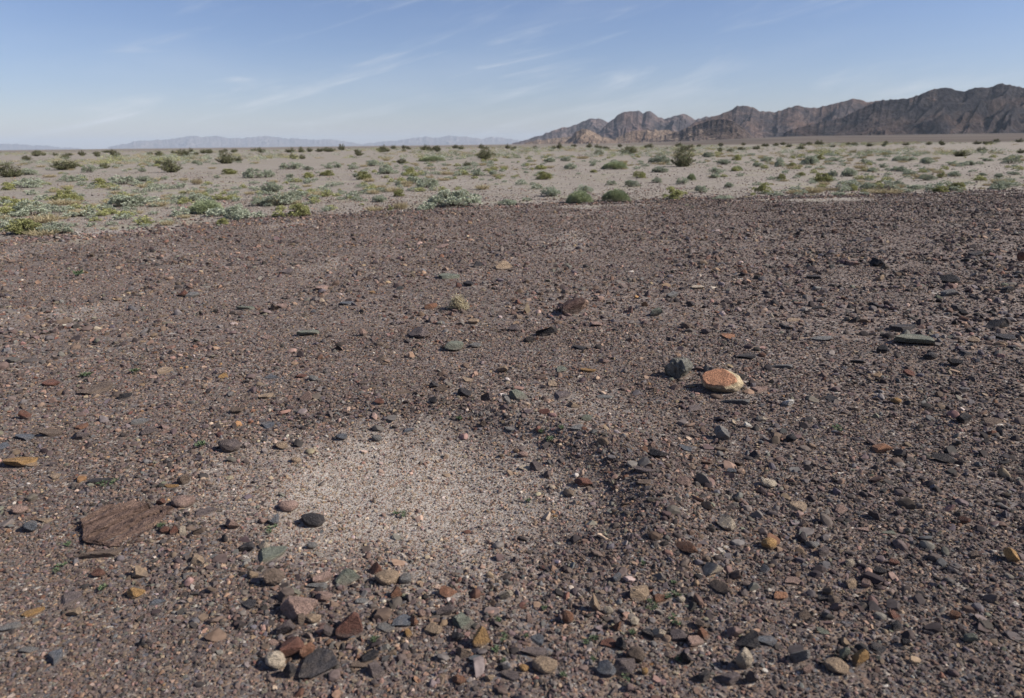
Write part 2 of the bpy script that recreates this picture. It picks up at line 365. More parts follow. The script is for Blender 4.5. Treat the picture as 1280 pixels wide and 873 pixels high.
# ------------------------------------------------------------------ named stones: px py w h colour shape [yaw]
STONES = """
885 461 10 10 grey wedge|933 446 23 9 dark slab|920 501 34 8 grey slab|952 523 14 9 cream block|984 503 15 11 white block
950 487 24 10 pink slab|868 511 24 8 purple slab|903 542 18 18 grey block|935 531 11 9 white wedge|814 556 10 10 pink block|809 571 8 10 white wedge
823 568 22 15 dark block|857 560 15 10 blue chip|805 603 22 9 brown slab|855 602 18 14 pink block|961 604 19 12 cream round|730 603 20 12 redbrown block
943 569 12 11 dark wedge|733 523 14 9 green round|805 588 28 9 purple slab|914 589 12 8 blue block|777 489 9 7 tan block|735 463 20 6 ochre slab
755 496 18 7 grey chip|989 548 13 11 black round|1010 526 12 10 dark block|1120 501 12 9 ochre round|1110 504 9 9 white chip|1102 560 21 10 orange block
1142 559 11 5 white chip|1179 573 22 10 dark wedge|1205 523 20 14 black block|1243 527 26 10 brown slab|1039 498 14 9 dark chip|1205 470 12 6 tan chip
1140 424 46 17 green slab|1130 410 34 10 dark slab|1023 406 10 8 pink block|1105 407 9 9 orange block|1102 437 13 11 black round|1026 423 28 8 grey slab
1022 385 22 5 black slab|1017 346 20 8 black slab|1098 348 13 8 tan block|1099 328 20 12 black wedge|1065 329 16 8 pink chip|1066 309 13 6 grey chip
1187 349 22 9 black block|1174 353 10 7 orange wedge|1164 363 9 8 tan block|1186 366 17 9 grey block|1244 405 26 10 black wedge|1224 408 9 5 white chip
1256 421 22 9 dark slab|1217 425 13 8 tan block|1163 445 16 10 dark round|1093 382 12 8 black block|1067 400 12 8 black block|992 400 16 7 tan slab
984 409 14 8 dark chip|993 360 9 8 black wedge|994 339 13 6 dark slab|1220 318 26 6 black slab|1259 362 14 9 black block|1206 391 14 7 black wedge
1208 442 16 9 dark slab|977 457 26 9 grey slab|1071 451 18 8 black slab|1004 446 12 7 pink chip|1182 439 8 6 tan block|1195 453 20 10 black block
1136 467 14 7 redbrown wedge|1277 322 10 12 redbrown block|820 390 14 12 green block|804 372 11 8 dark round|812 345 10 7 black block|797 344 9 8 tan wedge
870 359 16 6 cream slab|855 362 12 5 brown slab|793 360 8 7 pink round|776 361 12 7 blue block|863 380 13 8 dark block|882 387 14 5 black slab
911 421 16 8 orange slab|900 418 7 7 cream block|755 451 14 8 pink block|858 407 16 8 brown block|883 414 14 8 purple block|752 379 10 5 redbrown slab
840 369 16 8 grey block|862 337 6 5 white round|898 343 12 7 purple block|745 405 18 8 pink slab|744 412 12 7 cream chip|724 435 18 6 dark slab
903 384 10 6 black block|539 383 16 7 rust block|629 332 22 11 tan block|552 308 18 6 pink slab|561 316 12 7 black wedge|597 331 12 8 dark block
561 346 26 8 green slab|586 355 14 7 dark block|568 433 24 13 green round|524 416 28 14 purple block|531 425 11 8 brown block|683 414 26 12 black wedge
660 424 17 9 dark block|643 410 17 9 purple block|683 367 12 4 black slab|713 371 10 4 white chip|527 452 12 7 green chip|592 402 14 8 tan block
677 323 10 5 tan chip|519 338 9 5 orange chip|707 343 9 4 blue chip|678 351 11 6 blue block|594 431 16 9 grey chip|510 305 8 5 black block
628 308 9 4 black wedge|661 379 8 9 redbrown wedge|626 392 8 7 black block|582 324 14 6 purple slab|608 498 14 17 purple wedge|648 493 22 13 green block
703 494 24 13 purple slab|718 506 14 8 tan wedge|580 491 18 10 dark block|553 485 16 9 brown block|543 481 14 9 dark wedge|522 494 15 11 brown wedge
529 485 11 7 rust block|620 521 11 7 rust block|629 461 13 10 tan block|585 475 12 8 tan chip|654 568 12 8 pink round|618 550 11 7 cream block
657 585 18 8 cream slab|672 582 18 12 purple block|722 534 16 8 grey slab|510 538 15 6 blue slab|541 500 10 9 dark wedge|556 510 10 7 tan wedge
540 517 10 7 pink block|504 490 16 8 brown slab|637 532 14 7 grey chip|701 462 16 7 green slab|691 480 12 8 tan chip|603 527 10 9 brown block
634 501 8 13 grey wedge|384 496 17 13 pink block|286 557 27 18 purple round|426 511 14 6 cream slab|397 504 7 6 orange block|474 502 13 7 redbrown block
467 517 10 8 tan round|471 548 12 9 grey round|427 546 15 8 blue round|296 513 16 9 brown block|340 472 18 6 blue slab|377 470 14 7 redbrown slab
392 473 12 8 grey round|332 495 20 9 tan slab|318 550 10 7 pink round|352 557 16 9 tan round|334 532 18 9 blue slab|370 575 14 8 tan round
350 573 12 7 dark block|476 448 14 7 brown wedge|303 440 14 6 cream chip|280 470 13 7 ochre block|317 516 15 5 grey slab|332 582 10 8 pink block
343 384 10 10 brown wedge|352 383 14 7 pink slab|229 367 14 9 redbrown block|240 369 13 8 grey chip|258 379 14 6 grey slab|222 385 12 7 rust block
385 416 27 10 green slab|454 416 10 10 pink wedge|433 379 18 6 blue slab|402 360 16 8 pink slab|410 348 12 6 tan slab|334 422 13 7 pink chip
295 370 11 6 tan chip|268 418 10 7 tan round|415 375 12 6 redbrown slab|473 438 14 6 blue slab|358 340 18 7 purple slab|313 320 10 5 tan chip
307 385 24 6 green slab|121 486 34 16 brown slab|157 495 14 9 black block|33 519 14 13 redbrown wedge|25 577 50 16 ochre slab|40 579 10 6 grey chip
175 527 18 10 grey slab|186 538 18 10 purple block|101 544 20 12 purple block|32 546 24 9 blue slab|103 533 12 9 rust chip|126 601 30 9 dark slab
206 464 18 8 tan slab|66 479 24 9 redbrown slab|202 530 9 4 white chip|68 596 16 7 tan slab|24 637 18 10 pink round|5 558 16 9 blue slab
62 542 30 10 brown slab|78 569 13 5 black slab|202 627 11 10 redbrown block|229 627 27 15 pink round|228 599 17 16 brown block|214 608 18 5 ochre slab
259 640 28 11 purple slab .5|206 663 12 10 redbrown round|218 663 11 12 redbrown block|229 664 11 11 cream block|249 663 17 13 brown wedge|290 656 17 15 pink block
280 673 9 11 dark wedge|125 691 50 11 brown slab|248 699 20 10 tan wedge|269 696 14 7 grey chip|38 658 17 15 blue round|57 650 18 7 tan slab
54 657 8 8 pink block|6 656 11 7 cream chip|12 784 28 11 grey slab .3|37 812 22 9 grey slab|70 821 18 25 blue slab .9|89 748 26 19 purple slab .6
123 716 16 12 redbrown block|174 716 18 17 tan wedge|170 741 18 14 ochre block|196 753 20 9 blue slab|41 766 26 10 ochre slab|177 803 10 12 dark wedge
95 764 15 12 tan block|391 650 29 13 dark round|341 650 14 16 blue wedge|328 651 12 9 pink block|360 632 26 14 pink round|339 693 38 25 green slab .4
344 721 29 24 brown wedge .8|403 722 24 14 pink block|398 732 28 9 grey slab|434 721 30 17 green block|484 722 30 20 tan round|470 711 15 15 redbrown wedge
374 758 38 28 pink block|405 745 22 14 pink block|440 782 38 30 redbrown block|412 788 14 17 purple wedge|496 741 15 15 rust block|506 724 15 14 grey round
502 778 25 17 blue slab .6|482 784 22 12 grey slab|358 784 22 20 purple block|392 773 18 12 tan round|378 774 14 12 brown block|365 808 32 26 redbrown block
384 814 18 21 rust block|344 826 26 23 cream round|394 830 50 38 dark slab .7|362 837 16 24 dark wedge|463 820 22 11 black block|471 837 22 18 purple block
452 830 30 12 brown slab .3|311 756 20 12 dark slab|513 843 9 9 white round|310 683 18 14 dark block|330 682 14 12 cream block|453 751 18 9 grey slab .4
342 803 14 8 pink slab|390 682 12 10 grey round|315 718 14 12 tan block|602 797 22 26 ochre block|580 776 27 18 green block|632 743 18 16 cream wedge
560 741 22 14 rust wedge|557 763 22 14 purple block|542 787 22 14 tan block|572 796 14 14 dark block|580 814 16 14 brown wedge|594 823 20 9 blue slab
667 816 34 14 purple slab|681 831 30 21 tan round|655 835 12 9 ochre round|710 772 14 18 rust round|662 773 9 11 pink block|630 834 14 10 dark block
637 845 26 13 purple slab|611 847 14 10 tan block|574 849 18 10 rust block|511 791 11 10 ochre block|527 767 10 10 pink round|517 776 12 13 rust block
674 800 18 16 blue slab .8|799 740 26 18 tan block|825 749 22 12 rust slab|744 755 15 23 tan wedge|760 763 12 11 cream round|770 782 11 16 rust wedge
794 818 22 20 brown round|781 832 26 22 purple block|760 805 20 13 redbrown slab|758 836 24 20 blue block|869 800 22 16 pink wedge|848 794 22 14 purple block
880 792 16 14 rust block|812 793 14 20 dark slab .9|794 777 13 12 cream wedge|824 790 18 14 cream block|888 710 27 12 cream wedge|841 810 7 8 white block
806 839 9 10 ochre round|858 822 17 19 black wedge|876 845 22 17 dark block|851 749 11 9 cream round|771 722 12 12 blue block|877 781 17 13 brown block
776 805 14 16 dark block|930 824 20 30 cream round .2|909 846 30 20 purple block|941 846 15 19 purple wedge|936 801 28 20 dark wedge|958 802 26 14 blue slab
1000 819 22 23 grey wedge|1046 833 28 19 tan round|1009 837 13 12 pink block|1054 817 15 19 green wedge|1075 822 16 25 ochre block|901 734 25 15 brown wedge
975 745 18 12 orange block|990 726 23 11 pink slab|1064 729 17 12 tan block|1062 703 12 10 cream block|956 711 11 11 blue wedge|1006 768 16 12 brown block
1030 748 14 10 dark wedge|1042 749 14 12 brown block|1023 774 8 10 white chip|1029 789 14 9 green chip|1000 634 27 15 tan slab .5|990 651 8 7 white block
1050 636 17 9 pink block|1112 666 20 6 green slab|1077 661 17 8 pink slab|1077 682 9 8 cream block|1126 684 8 6 white chip|1150 696 10 8 white wedge
1029 689 16 12 purple block|1015 680 18 10 grey block|1117 703 12 9 redbrown block|1100 714 14 10 dark block|1082 730 11 12 pink block|1107 756 10 9 white chip
1265 695 16 18 ochre block|1217 694 12 9 brown block|1206 651 14 12 redbrown block|1077 671 10 8 blue block|1193 769 13 12 rust block|1119 769 15 9 redbrown block
1120 782 15 12 black block|1213 797 14 14 green block|1132 803 12 12 black block|1099 810 20 13 dark slab|961 679 19 16 ochre round|908 654 22 20 cream block
884 632 14 12 tan wedge|858 684 25 14 rust wedge
"""
SHAPE_WORD = dict(block='angular stone', round='rounded stone', slab='flat slab', wedge='pointed stone', chip='thin chip')
COLOR_WORD = dict(purple='purplish brown', brown='brown', dark='charcoal', black='black', grey='grey', blue='blue grey', tan='tan', rust='rust red',
                  pink='pinkish', white='white', cream='cream', ochre='ochre yellow', green='greenish grey', redbrown='red brown', orange='orange')
HAND = {  # labels written by hand, key = pixel position in the list above
 (1140,424): ('large greenish grey slab lying alone on the dark right side', 'large grey right slab'),
 (568,433): ('smooth greenish slab propped over its shadow below the dry tuft', 'propped greenish slab'),
 (384,496): ('pinkish block casting a black shadow above the pale grit patch', 'pinkish shadowed block'),
 (286,557): ('purple brown banded boulder at left rim of the pale grit patch', 'banded left boulder'),
 (121,486): ('long brown slab with pale underside at the left', 'long brown left slab'),
 (25,577): ('long ochre slab cut by the left edge of the photo', 'ochre slab at the left edge'),
 (229,627): ('pinkish rounded boulder just right of the big flat slab', 'pinkish boulder'),
 (391,650): ('smooth charcoal oval stone on lower left rim of pale grit', 'charcoal oval stone'),
 (374,758): ('large pinkish brown block in the lower left foreground cluster', 'large pinkish block'),
 (440,782): ('large red brown block with a pale lower corner in foreground', 'large red brown block'),
 (394,830): ('long charcoal slab tilted diagonally at the bottom left of centre', 'tilted charcoal slab'),
 (602,797): ('bright amber yellow stone at the bottom centre', 'amber stone'),
 (580,776): ('dark greenish grey stone just behind the amber stone', 'greenish stone behind the amber one'),
 (632,743): ('cream pointed stone alone in the gravel behind the amber stone', 'cream pointed stone'),
 (681,831): ('tan rounded boulder at bottom edge right of the amber stone', 'tan bottom boulder'),
 (799,740): ('tan brown flat topped stone in front right gravel', 'tan flat topped stone'),
 (930,824): ('tall cream block with black shadow at the bottom right', 'tall cream block'),
 (908,654): ('boxy cream stone with shadow on its left, right of the grit', 'boxy cream stone'),
 (961,679): ('orange banded rounded stone right of the boxy cream stone', 'orange banded stone'),
 (961,604): ('cream yellow rounded stone alone on the fine right gravel', 'cream yellow stone'),
 (903,542): ('grey fractured block in front of the orange topped boulder', 'grey fractured block'),
 (984,503): ('bright white block right of the orange topped boulder', 'bright white block'),
 (1102,560): ('brick orange oblong stone alone on the fine right gravel', 'brick orange stone'),
 (683,414): ('black jagged rock in front of the dark red brown boulder', 'black jagged rock'),
 (629,332): ('pale tan lump far back near the middle of the pavement', 'pale tan far lump'),
 (1120,501): ('small round ochre stone beside a white sliver at the right', 'round ochre stone'),
 (1046,833): ('tan rounded boulder at the bottom edge, right of tall cream block', 'tan right boulder'),
 (888,710): ('pale cream wedge lying in the right foreground gravel', 'pale cream wedge'),
 (339,693): ('speckled greenish grey slab flush in gravel below the charcoal oval', 'speckled greenish slab'),
 (1265,695): ('ochre angular stone near the right edge of the photo', 'ochre right edge stone'),
 (858,684): ('rust red pointed stone left of the orange banded stone', 'rust red pointed stone'),
 (1244,405): ('black jagged stone near the right edge beyond a white chip', 'black right edge stone'),
 (524,416): ('broad purplish block with a shadowed left end below the dry tuft', 'broad purplish block'),
 (648,493): ('dark green and black stone on the rim behind the grit patch', 'dark green rim stone'),
}
stones = []
for line in STONES.strip().splitlines():
    for it in line.split('|'):
        t = it.split()
        stones.append(dict(px=float(t[0]), py=float(t[1]), w=float(t[2]), h=float(t[3]), col=t[4], shp=t[5], yaw=float(t[6]) if len(t) > 6 else None))
stones.sort(key=lambda s: -(s['w'] * s['h']))
stones = [s for i, s in enumerate(stones) if i < 296 or (int(s['px']), int(s['py'])) in HAND]

FOOT = []          # footprints kept clear of loose gravel: x, y, rx, ry
def place_stone(o, px, py, w, h, shp, yaw, sink=0.16, label_flat=False):
    if label_flat: sink = .6
    dep = math.asin(-ray(px, py)[2] / np.linalg.norm(ray(px, py)))
    p0 = hit(px, py); slant = np.linalg.norm(p0 - CAM) * (1.0 / np.linalg.norm(ray(px, py)))
    W = w * slant / F_PX; Hs = h * slant / F_PX
    if shp in ('slab', 'chip'):
        T = W * (0.16 if shp == 'slab' else 0.14)
        D = max(0.35 * W, min(1.3 * W, (Hs - T * math.cos(dep)) / math.sin(dep)))
        T = max(T, min(0.5 * W, Hs - D * math.sin(dep)))
    else:
        D = 0.8 * W
        T = (Hs - 0.62 * D * math.sin(dep)) / math.cos(dep)
        T = max(0.44 * W, min(1.35 * W, T))
    T2 = T / (1 - sink)
    if label_flat: T, D = .10 * W, 1.02 * W; T2 = T / (1 - sink)
    p = hit(px, py, T * 0.42)
    o.location = (p[0], p[1], p[2] + T2 * (0.5 - sink))
    tl = 0 if label_flat else .12
    o.rotation_euler = (random.uniform(-tl, tl), random.uniform(-tl, tl), yaw)
    o.scale = (W * 1.04, D, T2)
    FOOT.append((p[0], p[1], W * (0.4 if label_flat else .46), D * (0.36 if label_flat else .46)))
    return W

for i, s in enumerate(stones):
    var = i % 6
    big = s['w'] * s['h'] > 200
    me = rock_mesh(s['shp'], var, 4 if big else 3)
    o = link('stone', me)
    yaw = s['yaw'] if s['yaw'] is not None else random.uniform(-.35, .35) + random.choice([0, math.pi])
    place_stone(o, s['px'], s['py'], s['w'], s['h'], s['shp'], yaw)
    c = np.array(PAL[s['col']]) * random.uniform(.88, 1.15)
    o.color = (*[float(q) for q in c], 1); s['o'] = o

# --- stones with a build of their own
def special(name, kind, seed, sub, px, py, w, h, shp, yaw, mat, label, edit=None, sink=0.16, cat='stone'):
    v, f = rock_verts(seed, sub, kind)
    if edit: v = edit(v)
    o = link(name, mesh_np(name, v, f, [mat], sharp=28))
    place_stone(o, px, py, w, h, shp, yaw, sink, cat == 'slab')
    tag(o, label, cat, 'stones lying on the desert pavement'); return o

nt = NT('orange_cream_rock'); v = nt.obj_vec()
FACE = np.array([-.34, -.42, .84]); FACE /= np.linalg.norm(FACE)
dp = nt.n('ShaderNodeVectorMath', operation='DOT_PRODUCT'); nt.l(v, dp.inputs[0]); dp.inputs[1].default_value = FACE
nz, _ = nt.noise(v, 4, 5, .7); n2, _ = nt.noise(v, 9, 5, .7)
m = nt.math('ADD', dp.outputs['Value'], nt.math('MULTIPLY', nt.math('SUBTRACT', nz, .5), .22))
oc = nt.mix(nt.ramp(n2, [(.4, 0.0), (.7, .5)]), (.40, .20, .115), (.34, .145, .078))
rock_finish(nt, nt.mix(nt.ramp(m, [(.17, 0.0), (.25, 1.0)]), (.48, .375, .235), oc), 2.0, v, 0.05)
def face_cut(v):
    d = v @ FACE - .27; v = v - np.outer(np.clip(d, 0, None) * .9, FACE)
    return v * (1 + .05 * fbm(v[:, 0] * 7, v[:, 1] * 7, v[:, 2] * 7, 3))[:, None]
special('boulder', 'round', 421, 5, 903, 477, 50, 31, 'round', 0.0, nt.m, 'orange topped cream boulder, the brightest rock on the pavement', face_cut, cat='boulder', sink=0.12)

nt = NT('red_brown_boulder_rock'); v = nt.obj_vec()
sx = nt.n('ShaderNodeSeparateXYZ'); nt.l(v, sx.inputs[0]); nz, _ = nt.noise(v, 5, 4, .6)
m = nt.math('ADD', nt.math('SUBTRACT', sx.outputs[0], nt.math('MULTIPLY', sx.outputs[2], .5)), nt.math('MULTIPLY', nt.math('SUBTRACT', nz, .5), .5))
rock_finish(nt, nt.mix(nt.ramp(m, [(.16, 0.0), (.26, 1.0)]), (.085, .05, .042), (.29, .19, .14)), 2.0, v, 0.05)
special('boulder', 'block', 83, 5, 717, 383, 33, 23, 'block', 0.2, nt.m, 'dark red brown boulder with a pale right side, mid pavement', cat='boulder')

nt = NT('fluted_rock'); v = nt.obj_vec()
f1, _ = nt.noise(nt.mapping(v, (7, 5, 1.2), (0, R(12), 0)), 1.0, 5, .65); f2, _ = nt.noise(v, 14, 4, .7)
cb = nt.mix(1.0, nt.ramp(f1, [(.34, (.10, .094, .08)), (.5, (.22, .208, .178)), (.68, (.34, .32, .27))]), nt.ramp(f2, [(.3, .7), (.7, 1.25)]), 'MULTIPLY')
nt.bsdf(cb, .85, nt.math('ADD', f1, nt.math('MULTIPLY', f2, .4)), .9, .1, .2)
def flute(v):
    u = v[:, 0] + .25 * v[:, 2]
    g = np.abs(perlin(u * 5, v[:, 1] * 5, v[:, 2] * .6)) - .25
    return v * (1 + .22 * g)[:, None]
special('rock', 'block', 31, 5, 850, 461, 34, 28, 'block', 0.1, nt.m, 'dark fluted grey green rock standing left of the orange topped boulder', flute, cat='rock', sink=.12)

nt = NT('bedded_slab_rock'); v = nt.obj_vec()
vs = nt.mapping(v, (2.2, 3.0, 3), (0, 0, R(-38)))
f1, _ = nt.noise(vs, 1.3, 7, .62, .25); f2, _ = nt.noise(v, 14, 4, .7)
cb = nt.ramp(f1, [(.34, (.055,.034,.027)), (.45, (.165,.105,.08)), (.57, (.20,.13,.098)), (.7, (.29,.19,.125))])
cb = nt.mix(1.0, cb, nt.ramp(f2, [(.3, .7), (.7, 1.25)]), 'MULTIPLY')
nt.bsdf(cb, .85, nt.math('ADD', f1, nt.math('MULTIPLY', f2, .35)), .9, .09, .2)
def slab_edit(v):
    a = v[:, 0] * math.cos(.65) + v[:, 1] * math.sin(.65); b = -v[:, 0] * math.sin(.65) + v[:, 1] * math.cos(.65)
    top = v[:, 2] > 0.1
    th = np.arctan2(v[:, 1], v[:, 0]); v[:, :2] *= (1 + .16 * fbm(np.cos(th) * 1.6, np.sin(th) * 1.6, 3.3, 4) + .05 * perlin(np.cos(th) * 9, np.sin(th) * 9, 1.1))[:, None]
    st = np.floor(b * 5 + 0.8 * perlin(a * 2.2, b * 2.2, 8.0)) / 5 - b
    v[:, 2] += top * (st * 0.35 + 0.16 * fbm(a * 2, b * 9, 1.0, 3))
    for (b0, amp, w, o) in ((0.04, .5, .018, 1.3), (-0.2, .35, .014, 5.0)):
        ln = b - b0 - 0.08 * perlin(a * 3 + o, 0.0, o)
        v[:, 2] -= top * amp * np.exp(-(ln / w) ** 2) * (np.abs(a) < .36)
    return v
special('slab', 'slab', 1214, 5, 153, 650, 106, 56, 'slab', 0.25, nt.m, 'big flat brown bedded slab with dark cracks, flush in left foreground', slab_edit, sink=0.3, cat='slab')

# ------------------------------------------------------------------ labels that tell look-alikes apart
def relabel(items, landmarks, noun, cat, group, ky=1.0):
    """items: dict(px, py, o, desc); landmarks: list of (px, py, name)"""
    ks = {}
    for s in items:
        best = min(landmarks, key=lambda l: math.hypot(s['px'] - l[0], (s['py'] - l[1]) * ky))
        dx, dy = s['px'] - best[0], (s['py'] - best[1]) * ky
        d = math.hypot(dx, dy)
        if abs(dx) > abs(dy): rel = 'right of' if dx > 0 else 'left of'
        else: rel = 'in front of' if dy > 0 else 'behind'
        near = 'just ' if d < 45 else ''
        ks.setdefault((s['desc'], near + rel, best[2]), []).append((d, s))
    ORD = ['nearest', 'second nearest', 'third nearest', 'fourth nearest', 'fifth nearest', 'sixth nearest', 'seventh nearest', 'eighth nearest']
    for (desc, rel, lm), L in ks.items():
        L.sort(key=lambda q: q[0])
        for k, (d, s) in enumerate(L):
            if len(L) == 1: lab = f'{desc} {rel} the {lm}'
            else: lab = f'{ORD[min(k, 7)]} {desc} {rel} the {lm}'
            tag(s['o'], lab, cat, group)

marks = [(850, 463, 'dark fluted rock'), (903, 477, 'orange topped boulder'), (717, 384, 'dark red brown boulder'), (153, 650, 'big flat slab'), (573, 378, 'dry tuft')]
rest = []
for s in stones:
    k = (int(s['px']), int(s['py']))
    if k in HAND:
        tag(s['o'], HAND[k][0], 'stone', 'stones lying on the desert pavement'); marks.append((s['px'], s['py'], HAND[k][1]))
    else:
        a = s['w'] * s['h']
        size = 'small ' if a < 95 else ('large ' if a > 330 else '')
        s['desc'] = size + COLOR_WORD[s['col']] + ' ' + SHAPE_WORD[s['shp']]
        rest.append(s)
relabel(rest, marks, 'stone', 'stone', 'stones lying on the desert pavement', 1.3)

# ------------------------------------------------------------------ loose gravel: instanced stuff
FOOT_A = np.array(FOOT)
GRAVEL_COL = bpy.data.collections.new('gravel_shapes')
N_PROTO = 20
for i in range(N_PROTO):
    kind = ['block', 'chip', 'block', 'wedge', 'round'][i % 5]
    v, f = rock_verts(5000 + 13 * i, 2, kind)
    po = bpy.data.objects.new('pebble_%02d' % i, mesh_np('pebble', v * np.array([1, 1, 1 if kind != 'chip' else .5]), f, [M_GRAVEL], sharp=22))
    GRAVEL_COL.objects.link(po)

PK = list(PAL)
def pick_colors(n, weights):
    k = [q for q, _ in weights]; w = np.array([q for _, q in weights], float); w /= w.sum()
    idx = rng.choice(len(k), n, p=w)
    c = np.array([PAL[q] for q in k])[idx]
    c = np.array([1.03, .96, .915]) * (c * .72 + np.array([.135, .104, .09]) * .28 * (c.mean(1, keepdims=True) / .12) ** .5) * .9 * rng.uniform(.66, 1.28, (n, 1)) * rng.uniform(.93, 1.07, (n, 3))
    return c
W_DARK = [('purple', 30), ('brown', 19), ('dark', 13), ('grey', 13), ('blue', 8), ('tan', 7), ('rust', 1.2), ('pink', 6), ('white', .5), ('cream', 1.2), ('green', 2), ('ochre', .3), ('redbrown', 2.5)]
W_RIGHT = [('purple', 24), ('brown', 15), ('dark', 26), ('black', 7), ('grey', 11), ('blue', 9), ('tan', 5), ('rust', .8), ('pink', 3), ('white', .35), ('cream', .9), ('green', 2)]
W_PALE = [('grey', 22), ('tan', 26), ('cream', 22), ('white', 9), ('pink', 20), ('purple', 3), ('blue', 2), ('brown', 2)]
W_SAND = [('grey', 26), ('pink', 20), ('tan', 14), ('white', 6), ('purple', 16), ('brown', 8), ('dark', 10)]

pts = {k: [] for k in ('x', 'y', 's', 'c', 'flat')}
def sample(n_per_m2, r0, r1, fn=None, az=44):
    area = R(az) * (r1 * r1 - r0 * r0)
    n = int(area * n_per_m2)
    r = np.sqrt(rng.uniform(r0 * r0, r1 * r1, n)); a = rng.uniform(-R(az), R(az), n)
    return r * np.sin(a), r * np.cos(a)

def clear_of_stones(x, y, s):
    ok = np.ones(len(x), bool)
    for fx, fy, rx, ry in FOOT_A:
        m = (np.abs(x - fx) < rx + .02) & (np.abs(y - fy) < ry + .02)
        if m.any():
            q = ((x[m] - fx) / (rx * .95 + s[m] * .35)) ** 2 + ((y[m] - fy) / (ry * .95 + s[m] * .35)) ** 2
            ok[np.where(m)[0][q < 1]] = False
    return ok

def right_side(x, y):
    az = np.arctan2(x, y)
    return sstep(R(6), R(34), az + R(7) * fbm(x * .5, y * .5, 30.0, 2))

def add_pavement(dens, r0, r1, s0, s1, patch_keep=1.0, power=2.0, clump=0.0, pale=True, right_mul=1.0):
    x, y = sample(dens, r0, r1)
    n = len(x)
    u = rng.uniform(0, 1, n)
    s = (s0 ** (-power) + u * (s1 ** (-power) - s0 ** (-power))) ** (-1 / power)
    pv = pave_mask(x, y); pm = np.maximum(patch_mask(x, y), .7 * silt_mask(x, y)); rt = right_side(x, y)
    keep = rng.uniform(0, 1, n) < pv * (1 - pm * (1 - patch_keep))
    if clump: keep &= (fbm(x * .9, y * .9, 20.0, 3) + rng.normal(0, .12, n) > -0.45 + clump)
    if right_mul != 1.0: keep &= rng.uniform(0, 1, n) < (right_mul + (1 - right_mul) * rt)
    x, y, s, pm, rt = x[keep], y[keep], s[keep], pm[keep], rt[keep]
    ok = clear_of_stones(x, y, s); x, y, s, pm, rt = x[ok], y[ok], s[ok], pm[ok], rt[ok]
    n = len(x)
    c = pick_colors(n, W_DARK); cr = pick_colors(n, W_RIGHT)
    sel = rng.uniform(0, 1, n) < rt; c[sel] = cr[sel]
    if pale:
        cp = pick_colors(n, W_PALE); sel = rng.uniform(0, 1, n) < pm * 1.15; c[sel] = cp[sel]
    for k, v in zip(('x', 'y', 's', 'c'), (x, y, s, c)): pts[k].append(v)

add_pavement(11000, 1.2, 2.9, .0035, .009, 1.0)                 # grit
add_pavement(6500, 2.9, 4.6, .005, .010, 1.0)
add_pavement(5600, 1.2, 3.4, .008, .020, .2)                  # pea gravel
add_pavement(2600, 3.4, 6.0, .010, .022, .25)
add_pavement(900, 6.0, 10.0, .013, .03, 1)
add_pavement(330, 10.0, 25.5, .018, .045, 1)
add_pavement(520, 1.2, 6.0, .016, .042, .2, 3.2, .3, right_mul=.75)               # pebbles
add_pavement(80, 1.2, 12.0, .036, .075, .02, 3.0, .32, right_mul=.55)
add_pavement(70, 6.0, 25.5, .045, .11, .0, 3.0, .38, right_mul=.45)
# crowding of coarser pebbles round the rim of the scrape
x = PC[0] + rng.normal(0, 1, 9000) * P_AX * 1.1; y = PC[1] + rng.normal(0, 1, 9000) * P_AY * 1.2
d = patch_d(x, y); k = (np.abs(d - 1.35) < .32) & (rng.uniform(0, 1, len(x)) < .75); x, y = x[k], y[k]
s = rng.uniform(.012, .032, len(x)); ok = clear_of_stones(x, y, s); x, y, s = x[ok], y[ok], s[ok]
for kk, vv in zip(('x', 'y', 's', 'c'), (x, y, s, pick_colors(len(x), W_RIGHT))): pts[kk].append(vv)
# extra pale grit inside the scrape
x = PC[0] + rng.uniform(-1.5, 1.5, 60000) * P_AX; y = PC[1] + rng.uniform(-1.5, 1.5, 60000) * P_AY
k = rng.uniform(0, 1, len(x)) < patch_mask(x, y); x, y = x[k], y[k]
s = rng.uniform(.003, .0075, len(x)); ok = clear_of_stones(x, y, s); x, y, s = x[ok], y[ok], s[ok]
for kk, vv in zip(('x', 'y', 's', 'c'), (x, y, s, pick_colors(len(x), W_PALE))): pts[kk].append(vv)

